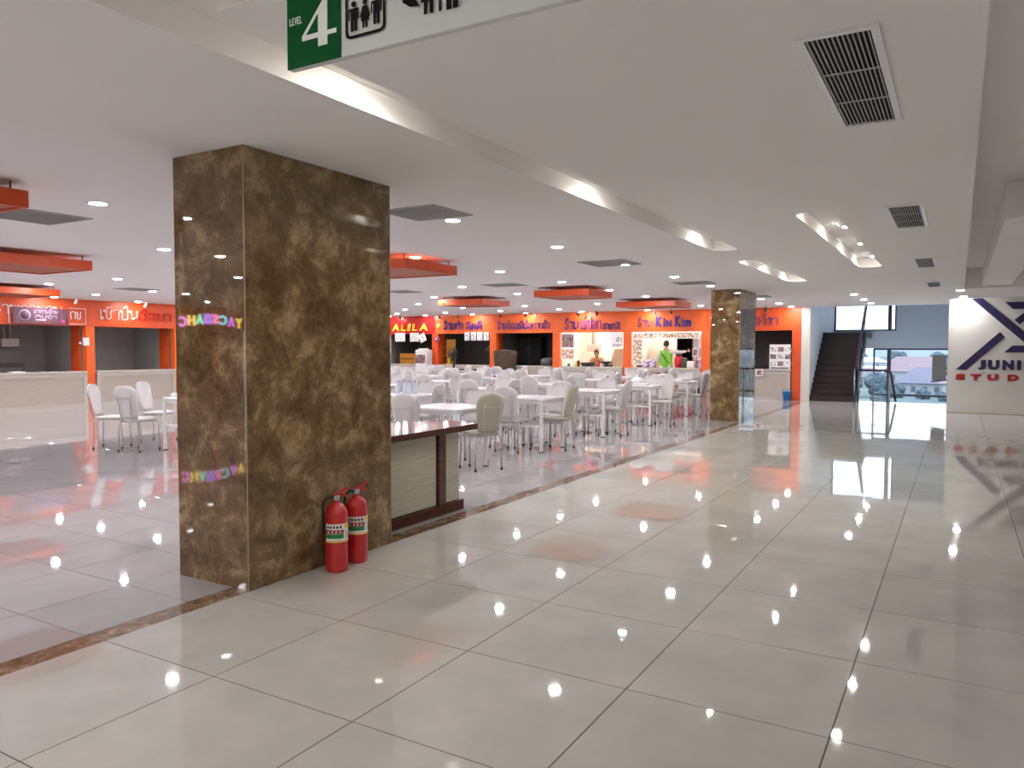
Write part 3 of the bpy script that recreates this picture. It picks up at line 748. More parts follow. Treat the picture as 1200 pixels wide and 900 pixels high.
# left header lettering
s = sign('white outlined lettering with red strokes on the left orange header', 'neon lettering on the left headers')
lao_text('ເຂົາປຸ້ນ'.replace('ົ', 'ັ').replace('ຸ', ''), FL, 9.95, 11.0, 2.15, .24, WHL, s, .016); lao_text('ສັ່ງມາ', FL, 11.0, 12.0, 2.15, .2, REDN, s, .022)
s = sign('white outlined lettering around the purple banner on the left header', 'neon lettering on the left headers')
lao_text('ຮ້ານອາຫານ'.replace('ຫ', 'ທ'), FL, 7.5, 9.05, 2.2, .2, WHL, s, .014); lao_text('ກຂ', FL, 9.22, 9.5, 2.12, .18, WHL, s, .014)
MB().tube([FL(9.2, 2.0, .02), FL(9.6, 2.0, .02), FL(9.6, 2.38, .02), FL(9.2, 2.38, .02)], .012, 4).build('outline', WHL, s)
MB().tube([FL(7.86, 2.0, .02), FL(7.84, 2.0, .02), FL(7.84, 2.38, .02), FL(8.1, 2.38, .02)], .012, 4).build('outline', WHL, s)
bn = place(None, 'banner', None, (8.53, YW-.045, 1.98), 0, 'purple brown banner with round emblem and pale lettering on the left header', 'banner')
MB().cbox(-.62, .62, -.012, .044, 0, .24*1.55, .003).build('sheet', PURB, bn)
MB().lathe([(.13, 0), (.13, .006)], n=24, axis=1, cx=-.37, cy=-.019, cz=.2).build('round_emblem', LILAC, bn)
MB().lathe([(.10, 0), (.10, .004)], n=24, axis=1, cx=-.37, cy=-.0235, cz=.2).build('emblem_centre', PURB, bn)
lfn = lambda a, t, d: (a, -.013-d, t)
lao_text('ອາທານຮ້ານ', lfn, -.18, .38, .25, .07, LILAC, bn, .008, .004); lao_text('ກັບຂ້າ'.replace('ບ', 'ປ'), lfn, -.15, .36, .13, .06, LILAC, bn, .008, .004)
MB().box(-.13, .1, -.017, -.0125, .085, .105).build('white_line', PAPER, bn); MB().lathe([(.05, 0), (.05, .005)], n=14, axis=1, cx=.5, cy=-.018, cz=.06).build('pink_flower', PINK, bn)
# neon children's sign behind the viewpoint, mirrored in the pillar
ks = place(None, 'neon_sign', None, label='multicoloured glowing bubble letter sign on the left wall behind the viewpoint', cat='sign')
NC = [(1, .75, .1), (.75, .2, .9), (.2, .8, .9), (1, .3, .6), (.55, .25, 1), (.3, .9, .6), (1, .8, .2), (.9, .3, .9)]
word = 'YACSIAHC'; x0k = -10.95
for i, ch in enumerate(word):
    nm = mat('neon_colour_%d' % i, NC[i], .4, emit=NC[i], es=7.0)
    dz = .1*math.sin(i/7*math.pi)
    letter(ch, FL, x0k+.27*i, x0k+.27*i+.23, 2.02+dz, 2.30+dz, nm, ks, .04, .03, base=.02)
    letter(ch, FL, x0k+.27*i-.02, x0k+.27*i+.25, 2.0+dz, 2.32+dz, PAPER, ks, .015, .06, name='letter_backing')

# logo wall
FJ = wall_fn(1, 18.6)
lg = place(None, 'wall_logo', None, label='large navy crossed bar logo on the white wall', cat='logo')
def bar(pts): MB().prism([(y, z) for y, z in pts], 0, 18.57, 18.6).build('logo_bar', NAVY, lg)
bar([(-2.98, 2.565), (-3.19, 2.565), (-3.97, 1.83), (-4.45, 1.38), (-4.66, 1.38), (-4.2, 1.80)][:5] + [(-4.4, 1.22), (-3.97, 1.60)])
bar([(-2.71, .98), (-2.92, .98), (-3.63, 1.70), (-3.53, 1.82)])
bar([(-3.61, 2.47), (-4.7, 2.47), (-4.55, 2.315), (-3.76, 2.315)])
bar([(-3.79, 2.08), (-3.89, 1.98), (-4.15, 2.22), (-4.15, 2.315), (-4.05, 2.315)])
bar([(-3.62, 1.37), (-3.77, 1.52), (-4.4, 1.52), (-4.55, 1.37)])
ln = place(None, 'wall_lettering', None, label='navy capital letters under the crossed logo', cat='lettering')
for ch, a, b_ in (('J', 3.135, 3.285), ('U', 3.325, 3.545), ('N', 3.595, 3.81), ('I', 3.865, 3.94), ('O', 4.0, 4.22), ('R', 4.27, 4.48)):
    letter(ch, FJ, a, b_, .985, 1.2, NAVY, ln, .03, .075)
lr = place(None, 'wall_lettering', None, label='widely spaced red capital letters below the navy ones', cat='lettering')
for ch, a, b_ in (('S', 2.71, 2.90), ('T', 3.0, 3.195), ('U', 3.32, 3.53), ('D', 3.70, 3.91), ('I', 4.05, 4.13), ('O', 4.28, 4.5)):
    letter(ch, FJ, a, b_, .74, .885, REDL, lr, .03, .075)

# hanging sign overhead
hs = place(None, 'hanging_sign', None, (.17, -1.149, 2.199), 0, 'hanging level sign with green end, big 4 and black toilet pictograms', 'sign')
SF = lambda a, t, d: (-d, -a, t)
MB().cbox(0, .022, -1.9, 0, 0, .36, .002).build('board', SIGNW, hs)
MB().box(-.003, -.0002, -.195, 0, 0, .36).build('green_panel', GREEN, hs)
for y in (-.3, -1.5): MB().tube([(.011, y, .36), (.011, y, H-2.199-.001)], .008, 6).build('hanger_rod', STEEL, hs)
MB().prism([(-y, z) for y, z in ((.117, .042), (.150, .042), (.150, .066), (.182, .066), (.182, .078), (.168, .078), (.168, .078), (.150, .078), (.150, .165), (.138, .165), (.058, .078), (.058, .066), (.117, .066))], 0, -.0055, -.0032).build('numeral', SIGNT, hs)
# counter of the 4
MB().prism([(-y, z) for y, z in ((.075, .079), (.117, .079), (.117, .126))], 0, -.0068, -.0056).build('numeral_counter', GREEN, hs)
for i, ch in enumerate('LEVEL'): letter(ch, SF, .011+.0096*i, .0182+.0096*i, .116, .135, SIGNT, hs, .002, 0, base=.0032)
def rrect(y0, y1, z0, z1, r):
    pts = []
    for (cx_, cz, a) in ((y1-r, z1-r, 0), (y0+r, z1-r, 90), (y0+r, z0+r, 180), (y1-r, z0+r, 270)):
        for k in range(4): t = math.radians(a+30*k); pts.append((cx_+r*math.cos(t), cz+r*math.sin(t)))
    return pts
outer = rrect(.213, .347, .038, .158, .018); inner = rrect(.221, .339, .046, .150, .011)
n = len(outer); b = MB(); b.add([(-.004, -p[0], p[1]) for p in outer+inner], [(i, (i+1) % n, n+(i+1) % n, n+i) for i in range(n)]); b.build('pictogram_border', BLACK, hs)
def figure(y, z, s, woman):
    b = MB(); b.lathe([(.010*s, 0), (.010*s, .001)], n=12, axis=0, cx=-.005, cy=-y, cz=z+.088*s)
    if woman: polys = [[(-.010, .075), (.010, .075), (.022, .038), (.017, .036), (.012, .052), (.019, .024), (-.019, .024), (-.012, .052), (-.017, .036), (-.022, .038)], [(-.011, .024), (-.003, .024), (-.003, 0), (-.011, 0)], [(.003, .024), (.011, .024), (.011, 0), (.003, 0)]]
    else: polys = [[(-.018, .075), (.018, .075), (.022, .070), (.022, .038), (.017, .038), (.017, .066), (.013, .066), (.013, .036), (-.013, .036), (-.013, .066), (-.017, .066), (-.017, .038), (-.022, .038), (-.022, .070)], [(-.013, .036), (-.002, .036), (-.002, 0), (-.013, 0)], [(.002, .036), (.013, .036), (.013, 0), (.002, 0)]]
    for p in polys: b.prism([(-(y+q[0]*s), z+q[1]*s) for q in p], 0, -.005, -.004)
    b.build('pictogram', BLACK, hs)
figure(.242, .056, .78, False); figure(.280, .058, .74, True); figure(.318, .060, .78, False)
figure(.482, .050, 1.25, True); MB().box(-.005, -.004, -.520, -.513, .048, .17).build('pictogram', BLACK, hs); figure(.552, .047, 1.3, False)
MB().prism([(-a, z) for a, z in ((.400, .135), (.445, .165), (.400, .195), (.415, .172), (.39, .172), (.39, .158), (.415, .158))], 0, -.005, -.004).build('arrow', BLACK, hs)
MB().prism([(-a, z) for a, z in ((.402, .093), (.425, .078), (.455, .074), (.445, .090), (.432, .097), (.402, .101))], 0, -.005, -.004).build('arrow', BLACK, hs)

# ------------------------------------------------------------------ fire extinguishers
def extinguisher(x, y, rz, label):
    t = place(None, 'fire_extinguisher', None, (x, y, 0), rz, label, 'fire extinguisher', 'fire extinguishers at the near pillar')
    r = .073
    MB().lathe([(r*.9, 0), (r*.97, .006), (r, .02), (r, .36), (r*.97, .385), (r*.85, .41), (r*.6, .43), (.026, .44), (.022, .455)], n=24).build('cylinder', REDM, t)
    MB().lathe([(.02, .455), (.022, .46), (.022, .485), (.012, .49)], n=12).build('valve', STEEL, t)
    MB().prism([(-.02, .47), (.06, .478), (.075, .47), (.08, .48), (.06, .49), (-.02, .486)], 1, -.009, .009).build('carry_handle', REDM, t)
    MB().prism([(-.015, .492), (.07, .535), (.078, .53), (.075, .52), (-.005, .482)], 1, -.009, .009).build('lever', REDM, t)
    MB().tube([(-.01, 0, .475), (-.05, .0, .485), (-.083, 0, .45), (-.088, 0, .40), (-.086, 0, .25)], .010, 7).build('hose', RUB, t)
    def patch(a0, a1, z0, z1, m, name, rr=.0010):
        n = max(2, round(math.degrees(a1-a0)/6)); vs = []
        for k in range(n+1):
            a = a0+(a1-a0)*k/n
            for z in (z0, z1): vs.append(((r+rr)*math.cos(a), (r+rr)*math.sin(a), z))
        MB().add(vs, [(2*k, 2*k+2, 2*k+3, 2*k+1) for k in range(n)]).build(name, m, t)
    A = math.radians
    # label faces -y (local); left part of the label is at smaller angle
    patch(A(-172), A(-16), .205, .315, PAPER, 'label')
    patch(A(-170), A(-75), .252, .277, REDL, 'label_band', .0022); patch(A(-170), A(-75), .222, .25, GREENL, 'label_band', .0022)
    patch(A(-70), A(-18), .285, .313, YEL, 'label_band', .0022); patch(A(-172), A(-15), .196, .204, YEL, 'label_band', .0022)
    for k in range(5): patch(A(-160+16*k), A(-151+16*k), .287, .303, BLACK, 'label_print', .0034)
    for k in range(4): patch(A(-155+19*k), A(-147+19*k), .258, .270, PAPER, 'label_print', .0034)
    for k in range(4): patch(A(-62), A(-26), .226+.012*k, .229+.012*k, DGREY, 'label_print', .0034)
GREENL = mat('label_green', (.01, .22, .05), .4)
extinguisher(2.27, .67, math.radians(-25), 'red fire extinguisher in front, left of the pair at the pillar')
extinguisher(2.50, .705, math.radians(-20), 'red fire extinguisher behind, right of the pair at the pillar')

# ------------------------------------------------------------------ brown bar counter
bc = place(None, 'bar_counter', None, (3.02, .93, 0), 0, 'beige panelled counter with glossy dark brown top behind the near pillar', 'counter')
top = [(0, 0), (1.33, 0), (1.36, .06), (1.42, .34), (1.12, .69), (0, .69)]
MB().prism(top, 2, .715, .765).build('worktop', BROWNW, bc)
MB().box(.0, 1.2, .13, .55, .09, .7145).build('body', BEIGEP, bc)
MB().cbox(.0, .86, .115, .13, .095, .70, .004).build('front_panel', BEIGEP, bc)
MB().cbox(.98, 1.2, .115, .13, .095, .70, .004).build('front_panel', BEIGEP, bc)
MB().cbox(.87, .97, .09, .13, .09, .7145, .004).build('upright', BROWNW, bc)
MB().cbox(.0, 1.25, .095, .57, 0, .089, .004).build('plinth', BROWNW, bc)
MB().box(1.2, 1.21, .15, .53, .1, .70).build('side_panel', COUNTT, bc)

# ------------------------------------------------------------------ chairs and tables
def rounded(w0, w1, z0, z1, n=5):
    """outline half widths: rounded top wide, narrow bottom"""
    pts = []
    for k in range(n+1):
        t = math.pi/2*k/n; pts.append((w1-.09+.09*math.sin(t) if True else 0, z1-.12+.12*math.cos(t)))
    return pts
def make_chair(shell):
    t = place(None, 'dining_chair', None)
    # seat: rounded square pad
    pr = []
    for k in range(20):
        a = 2*math.pi*k/20; c, s_ = math.cos(a), math.sin(a)
        pr.append((.195*math.copysign(abs(c)**.55, c)+.0, .19*math.copysign(abs(s_)**.55, s_)))
    b = MB(); n = 20
    rings = [(.93, .425), (1.0, .435), (1.0, .452), (.94, .46)]
    vs = [(p[0]*k, p[1]*k, z) for k, z in rings for p in pr]
    b.add(vs, [(i*n+k, i*n+(k+1) % n, (i+1)*n+(k+1) % n, (i+1)*n+k) for i in range(3) for k in range(n)]+[tuple(range(n))[::-1], tuple(range(3*n, 4*n))], True)
    b.build('seat', shell, t)
    # backrest: curved shell, wide rounded top, narrowing to the seat
    prof = [(.46, .125), (.52, .140), (.62, .160), (.72, .178), (.79, .185), (.84, .178), (.88, .152), (.905, .105), (.915, .05)]
    vs = []; m = 6
    for z, w in prof:
        for j in range(m+1):
            u = -1+2*j/m; x = -.185-.10*(z-.46)/.46+.030*u*u
            vs.append((x, w*u, z))
    nv = len(vs); vs += [(x-.02, y, z) for x, y, z in vs]
    fs = []; R = len(prof)
    for i in range(R-1):
        for j in range(m):
            a = i*(m+1)+j; fs += [(a, a+1, a+m+2, a+m+1), (nv+a+m+1, nv+a+m+2, nv+a+1, nv+a)]
    edge = [j for j in range(m+1)]+[i*(m+1)+m for i in range(1, R)]+[(R-1)*(m+1)+j for j in range(m-1, -1, -1)]+[i*(m+1) for i in range(R-2, 0, -1)]
    for k in range(len(edge)): a, c = edge[k], edge[(k+1) % len(edge)]; fs.append((a, nv+a, nv+c, c))
    MB().add(vs, fs, True).build('backrest', shell, t)
    f = MB(); bx = lambda z: -.213-.10*(z-.46)/.46
    f.tube([(-.16, -.085, .42), (bx(.45)-.012, -.085, .45), (bx(.6)-.012, -.10, .6), (bx(.8)-.008, -.115, .80)], .009, 5)
    f.tube([(-.16, .085, .42), (bx(.45)-.012, .085, .45), (bx(.6)-.012, .10, .6), (bx(.8)-.008, .115, .80)], .009, 5)
    f.tube([(bx(.75)-.014, -.108, .75), (bx(.75)-.014, .108, .75)], .008, 5)
    f.build('back_frame', CHROME, t)
    MB().tube([(-.15, -.15, .418), (.15, -.15, .418), (.15, .15, .418), (-.15, .15, .418)], .010, 5, closed=True).build('seat_frame', CHROME, t)
    lm = MB().tube([(0, 0, .418), (.03, .022, .40), (.042, .032, .36), (.052, .036, .02)], .010, 6).mesh('leg', CHROME)
    tm = MB().lathe([(.014, 0), (.016, .005), (.015, .028), (.011, .03)], cx=.052, cy=.036, n=8).mesh('rubber_foot', RUB)
    for sx in (-1, 1):
        for sy in (-1, 1):
            l = place(lm, 'leg', t, (sx*.14, sy*.14, 0)); l.scale = (sx, sy, 1)
            place(tm, 'rubber_foot', l)
    return t
chair0 = make_chair(CHAIRM); used0 = False
chairO = make_chair(CHAIRO); usedO = False
def chair(x, y, rz, label, olive=False):
    global used0, usedO
    if olive:
        o = chairO if not usedO else copy_tree(chairO); usedO = True
    else:
        o = chair0 if not used0 else copy_tree(chair0); used0 = True
    o.location = (x, y, 0); o.rotation_euler = (0, 0, rz); tag(o, label, 'chair', 'white dining chairs'); return o
def make_table():
    t = place(None, 'dining_table', None)
    a = .37; c = .07
    o8 = [(a-c, -a), (a, -a+c), (a, a-c), (a-c, a), (-a+c, a), (-a, a-c), (-a, -a+c), (-a+c, -a)]
    b = MB(); vs = []
    for k, z in ((.985, .715), (1.0, .722), (1.0, .738), (.985, .745)): vs += [(p[0]*k, p[1]*k, z) for p in o8]
    b.add(vs, [(i*8+k, i*8+(k+1) % 8, (i+1)*8+(k+1) % 8, (i+1)*8+k) for i in range(3) for k in range(8)]+[tuple(range(8))[::-1], tuple(range(24, 32))]).build('tabletop', TBL, t)
    f = MB(); q = .325
    for s_ in (-1, 1): f.box(-q+.02, q-.02, s_*q-.012, s_*q+.012, .67, .714).box(s_*q-.012, s_*q+.012, -q+.02, q-.02, .67, .714)
    f.build('apron', WMET, t)
    MB().box(-q+.02, q-.02, -.014, .014, .34, .368).build('stretcher', WMET, t)
    g = MB(); g.box(-q-.012, -q+.012, -q+.02, q-.02, .34, .366).box(q-.012, q+.012, -q+.02, q-.02, .34, .366); g.build('side_rails', WMET, t)
    lm = MB().box(-.019, .019, -.019, .019, .012, .714).mesh('leg', WMET); fm = MB().box(-.024, .024, -.024, .024, 0, .012).mesh('foot_cap', RUB)
    for sx in (-1, 1):
        for sy in (-1, 1): l = place(lm, 'leg', t, (sx*q, sy*q, 0)); place(fm, 'foot_cap', l)
    return t
table0 = make_table(); ut = False
def table(x, y, label, rz=0):
    global ut
    o = table0 if not ut else copy_tree(table0); ut = True
    o.location = (x, y, 0); o.rotation_euler = (0, 0, rz); tag(o, label, 'table', 'white square dining tables'); return o
PI = math.pi
# rows: centre y, list of centre x
ROWS = [(2.5, [6.13, 8.21, 10.33, 12.5, 14.75, 16.7], 'row beside the corridor'),
        (4.38, [7.75, 9.95, 12.0, 14.4, 16.1, 18.2], 'second row from the corridor'),
        (6.75, [9.9, 11.95, 14.0, 15.9, 18.0], 'third row from the corridor'),
        (8.85, [12.1, 14.2, 16.1, 18.2], 'fourth row from the corridor'),
        (10.95, [14.3, 16.4, 18.3], 'fifth row from the corridor')]
OM = {0: [], }
rnd = random.Random(3)
def side_chairs(x, y, where, sides, olive=()):
    for sd in sides:
        jx, jy, jr = rnd.uniform(-.05, .05), rnd.uniform(-.05, .05), rnd.uniform(-.16, .16)
        d = .40+rnd.uniform(-.04, .05)
        if sd == 'n': p = (x-d, y+jy, jr, 'near side')           # back to the viewer
        elif sd == 'f': p = (x+d, y+jy, PI+jr, 'far side')
        elif sd == 'c': p = (x+jx, y-d, PI/2+jr, 'corridor side')
        else: p = (x+jx, y+d, -PI/2+jr, 'inner side')
        chair(p[0], p[1], p[2], 'white chair, %s of the %s' % (p[3], where), sd in olive)
for ri, (y, xs_, rn) in enumerate(ROWS):
    for i, x in enumerate(xs_):
        nm = '%s table, %s' % (ORD[i] if i < len(xs_)-1 else 'farthest', rn)
        dy = rnd.uniform(-.05, .05) if ri else 0
        tl = 'white square table, %s' % ('nearest' if i == 0 else ORD[i]+' nearest' if i < len(xs_)-1 else 'farthest')
        table(x, y+dy, 'white square clipped corner table, %s one in the %s' % (ORD[i] if i < len(xs_)-1 else 'farthest', rn))
        if ri == 0 and i == 0:
            chair(6.27, 2.13, math.radians(62), 'cream chair with its back to us beside the brown topped counter', True)
            chair(5.78, 2.72, math.radians(8), 'white chair seen from behind, rising just above the brown counter top')
            side_chairs(x, y, nm, 'f')
        elif ri == 0 and i == 1:
            chair(7.84, 2.60, .05, 'white chair with its back to us at the %s' % nm)
            chair(8.36, 2.17, math.radians(96), 'cream chair seen edge on, corridor side of the %s' % nm, True)
            side_chairs(x, y, nm, 'fi')
        elif ri == 0 and i == 2:
            chair(9.95, 2.75, .0, 'white chair with its back to us at the %s' % nm)
            chair(10.42, 2.17, math.radians(92), 'chair seen edge on, corridor side of the %s' % nm, False)
            side_chairs(x, y, nm, 'fi')
        elif ri == 0 and i == 3: chair(12.45, 2.02, math.radians(190), 'white chair turned away from its table, in line with the green vest'); side_chairs(x, y, nm, 'fi')
        elif ri == 0 and i == 5: side_chairs(x, y, nm, 'nfi')
        else: side_chairs(x, y+dy, nm, 'nfci' if (i+ri) % 3 else 'nci')
table(5.72, 6.50, 'white table at left edge of the near pillar, bottle on top')
chair(5.17, 7.70, math.radians(-52), 'white chair turned sideways before the orange post, leftmost of all')
chair(5.17, 7.08, math.radians(15), 'white chair with its back to us before the left counters')
chair(6.02, 7.86, math.radians(-65), 'white chair partly hidden behind the other left chair')
# things on tables
def bottle(x, y, z, label, h_=.2):
    t = place(None, 'water_bottle', None, (x, y, z), 0, label, 'bottle')
    MB().lathe([(.028, 0), (.032, .01), (.032, h_*.6), (.014, h_*.85), (.014, h_*.93)], n=12).build('body', BOT, t)
    MB().lathe([(.016, h_*.93), (.016, h_)], n=10).build('cap', CAPB, t)
def box_item(name, x, y, z, sx, sy, sz, m, label, cat, rz=0, lid=None):
    t = place(None, name, None, (x, y, z), rz, label, cat)
    MB().cbox(-sx/2, sx/2, -sy/2, sy/2, 0, sz, min(sx, sy, sz)*.12).build('body', m, t)
    if lid: MB().cbox(-sx/2*.7, sx/2*.7, -sy/2*.7, sy/2*.7, sz, sz+.006, .002).build('lid', lid, t)
    return t
box_item('napkin_box', 5.55, 6.74, .745, .2, .1, .05, PAPER, 'flat white napkin packet on the left table', 'napkin box', .3, BOT)
bottle(5.62, 6.55, .745, 'small bottle with blue cap on the left table')
box_item('tissue_box', 5.75, 6.62, .745, .12, .12, .09, BOT, 'pale square tissue box on the left table by the pillar', 'tissue box', 0, PAPER)
for i, (dx, dy) in enumerate(((-.1, .05), (0, -.08), (.1, .08), (.17, -.06))):
    bottle(7.7+dx, 4.4+dy, .745, 'clear water bottle, %s of four on the table beside the near pillar' % ('leftmost', 'second', 'third', 'rightmost')[i], .2)
box_item('plate_stack', 12.35, 2.42, .745, .34, .26, .03, PAPER, 'white tray lying on the table below the red counter panels', 'tray', .2, WMET)
bg = place(None, 'plastic_bag', None, (12.62, 2.6, .745), 0, 'crumpled white plastic bag on the table below the green vest', 'bag')
b = MB(); b.lathe([(.10, 0), (.14, .03), (.12, .09), (.06, .13), (.03, .12)], n=14); rr = random.Random(1)
b.v = [(x*(1+rr.uniform(-.15, .15)), y*(1+rr.uniform(-.15, .15)), max(0, z)) for x, y, z in b.v]; b.build('bag_body', PAPER, bg)
MB().tube([(.03, 0, .12), (.05, .02, .17), (.0, .03, .18), (-.03, .0, .12)], .006, 5).build('handle', PAPER, bg)
for i in range(3): box_item('food_box', 14.65+.14*i, 2.42-.03*i, .745, .12, .16, .05, PAPER, 'white takeaway box, %s of three on the table left of the distant pillar' % ('left', 'middle', 'right')[i], 'food box', 0, WMET)
box_item('condiment_box', 13.1+.9, 6.7, .745, .14, .1, .1, GOODS, 'condiment box on a far table before the fan', 'condiment box', 0, REDN)
sk = place(None, 'black_bag', None, (15.75, 2.3, 0), 0, 'black bag on a low stool left of the distant pillar', 'bag')
MB().lathe([(.10, .40), (.13, .42), (.12, .50), (.05, .54)], n=12).build('bag_body', RUB, sk)
b = MB(); b.box(-.12, .12, -.12, .12, .37, .4).box(-.11, -.08, -.11, -.08, 0, .37).box(.08, .11, -.11, -.08, 0, .37).box(-.11, -.08, .08, .11, 0, .37).box(.08, .11, .08, .11, 0, .37); b.build('stool', LGREY, sk)

# ------------------------------------------------------------------ stall contents
def sheet(name, y0, y1, z0, z1, x, m, label, cat='poster', group=None, border=True, hang=False):
    t = place(None, name, None, (x, (y0+y1)/2, z0), 0, label, cat, group)
    w, h_ = abs(y1-y0)/2, z1-z0
    MB().cbox(0, .012, -w, w, 0, h_, .002).build('board', PAPER if border else m, t)
    if border: MB().box(-.003, -.0005, -w+.03, w-.03, .03, h_-.03).build('print', m, t)
    return t
# dark right stall: menu board
t = sheet('menu_board', -1.86*-1, 1.3, .856, 1.56, 20.98, PAPER, 'white menu board with nine dark food photos right of the distant pillar', 'menu board', border=False)
for r in range(3):
    for c in range(3):
        yy = .28-.2*c-.02
        MB().box(-.004, -.0005, yy-.16, yy, .5-.2*r, .5-.2*r+.13).build('food_photo', MENU2 if (r+c) % 2 else MENU3, t)
MB().box(-.004, -.0005, -.24, .24, .03, .06).build('dark_line', BLACK, t)
sheet('price_card', 2.23, 2.03, .66, .86, 20.98, MENU2, 'small framed card hanging from the counter beside the distant pillar', 'card')
bk = place(None, 'bucket', None, (20.9, 1.36, 0), 0, 'bright blue plastic bucket at the counter foot by the orange post', 'bucket')
MB().lathe([(.09, .0), (.12, .24), (.13, .24), (.13, .255), (.118, .255), (.088, .012)], n=18).build('tub', BLUEP, bk)
MB().tube([(0, -.13, .24), (0, -.09, .32), (0, .09, .32), (0, .13, .24)], .006, 5).build('handle', DGREY, bk)
# stall with red counter
t = sheet('photo_banner', 6.03, 3.88, 1.74, 1.94, 21.06, MENU1, 'strip of food photographs along the top of the red counter stall', 'banner')
t = sheet('photo_poster', 6.03, 5.68, .93, 1.735, 21.075, MENU1, 'tall poster of food photographs at left of the red counter stall', 'poster')
t = place(None, 'storage_cabinet', None, (22.4, 5.35, 0), 0, 'white tall cabinet door inside the red counter stall', 'cabinet')
MB().cbox(0, .4, -.35, .35, 0, 1.85, .01).build('body', WMET, t); MB().box(-.01, 0, -.004, .004, .05, 1.8).build('door_gap', DGREY, t); MB().tube([(-.02, -.05, 1.2), (-.02, -.05, 1.4)], .01, 5).build('handle', DGREY, t)
t = place(None, 'refrigerator', None, (22.2, 4.05, 0), 0, 'grey steel refrigerator inside the red counter stall', 'refrigerator')
MB().cbox(0, .6, -.4, .4, 0, 1.9, .015).build('body', STEEL, t); MB().tube([(-.03, .3, .9), (-.03, .3, 1.5)], .012, 6).build('handle', WMET, t)
t = place(None, 'red_fryer', None, (21.35, 4.62, .856), 0, 'red drinks machine on the red counter beside the green vest', 'machine')
MB().lathe([(.10, 0), (.13, .05), (.14, .25), (.09, .38)], n=16).build('body', REDC, t); MB().lathe([(.10, .38), (.10, .47), (.04, .5)], n=16).build('lid', DGREY, t)
t = place(None, 'dark_shelf', None, (22.3, 4.75, 0), 0, 'dark open shelf behind the customer in the red counter stall', 'shelf')
b = MB(); b.box(0, .35, -.22, .22, 1.0, 1.03).box(0, .35, -.22, .22, 1.4, 1.43).box(0, .35, -.22, .22, 1.75, 1.78).box(.32, .35, -.22, .22, 0, 1.78).box(0, .35, -.24, -.22, 0, 1.78).box(0, .35, .22, .24, 0, 1.78); b.build('frame', BLACK, t)
gi = 0
for i, (y, w, h_, m) in enumerate([(5.86, .16, .2, MENU2), (5.64, .2, .22, GOODS), (5.42, .2, .25, GOODS), (5.22, .14, .2, CCLOTH), (4.42, .14, .3, DGREY), (4.22, .22, .2, WMET), (4.03, .1, .24, MENU2), (3.92, .14, .36, GOODS)]):
    box_item('packet', 21.28, y, .856, .14, w, h_, m, 'packet or tin on the red panelled counter, %s from the left' % ('first', 'second', 'third', 'fourth', 'fifth', 'sixth', 'seventh', 'eighth')[i], 'packet', 0, PAPER)
t = sheet('framed_picture', 4.15, 3.97, 1.2, 1.45, 21.2, MENU2, 'small framed picture standing above the packets near the distant pillar', 'picture')
t = sheet('white_notice', 3.98, 3.86, 1.45, 1.75, 21.2, PAPER, 'blank white notice at the right of the red counter stall', 'notice', border=False)
# bright stall with cook
sheet('menu_poster', 8.5, 8.02, 1.45, 1.93, 21.09, MENU2, 'dark menu poster at upper left of the bright stall', 'poster')
sheet('menu_poster', 8.5, 8.02, 1.08, 1.44, 21.09, MENU1, 'reddish food photo poster under the dark menu poster', 'poster')
t = sheet('handwritten_notice', 6.8, 6.36, 1.45, 1.94, 21.12, PAPER, 'white hand lettered notice at right of the bright stall', 'notice', border=False)
nf = lambda a, tt, d: (-d, -a, tt)
lao_text('ນ້ຳ', nf, .0, .2, .2, .10, BLACK, t, .009, .003); lao_text('ຂາອາ', nf, -.12, .18, .06, .06, BLUEL, t, .008, .003)
t = place(None, 'curtain', None, (21.3, 6.55, .856), 0, 'beige cloth curtain hanging at right of the bright stall', 'curtain')
b = MB(); n = 24; vs = []
for z, w0, w1 in ((0, .30, -.22), (.3, .24, -.22), (.55, .16, -.22)):
    for k in range(n+1):
        y = w0+(w1-w0)*k/n; vs.append((.02*math.sin(k*1.3), y, z))
nv = len(vs); vs += [(x+.012, y, z) for x, y, z in vs]; fs = []
for i in range(2):
    for k in range(n): a = i*(n+1)+k; fs += [(a, a+1, a+n+2, a+n+1), (nv+a, nv+a+n+1, nv+a+n+2, nv+a+1)]
b.add(vs, fs, True).build('cloth', CCLOTH, t); MB().tube([(.0, .2, .56), (0, -.25, .56)], .008, 6).build('rod', DGREY, t)
t = place(None, 'range_hood', None, (22.3, 7.95, 1.35), 0, 'beige extractor box with pipe on the bright stall wall', 'range hood')
MB().cbox(0, .35, -.18, .18, 0, .22, .01).build('box', COUNTT, t); MB().tube([(.18, .02, .22), (.18, .02, 1.3)], .06, 8).build('duct', COUNTT, t)
t = place(None, 'wok', None, (21.3, 6.98, .856), 0, 'dark wok on a burner on the bright stall counter', 'wok')
MB().lathe([(.08, 0), (.09, .08), (.05, .09)], n=12).build('burner', DGREY, t); MB().lathe([(.06, .09), (.14, .12), (.2, .17), (.19, .17), (.05, .11)], n=18).build('pan', RUB, t); MB().tube([(0, .18, .16), (-.02, .35, .2)], .01, 5).build('handle', RUB, t)
t = place(None, 'stock_pot', None, (21.28, 7.62, .856), 0, 'wide dark basin in front of the cook', 'basin')
MB().lathe([(.2, 0), (.25, .12), (.26, .12), (.26, .13), (.24, .13), (.19, .02)], n=20).build('basin', DGREY, t); MB().tube([(0, .26, .1), (0, .3, .11), (0, .26, .12)], .008, 5).build('handle', DGREY, t)
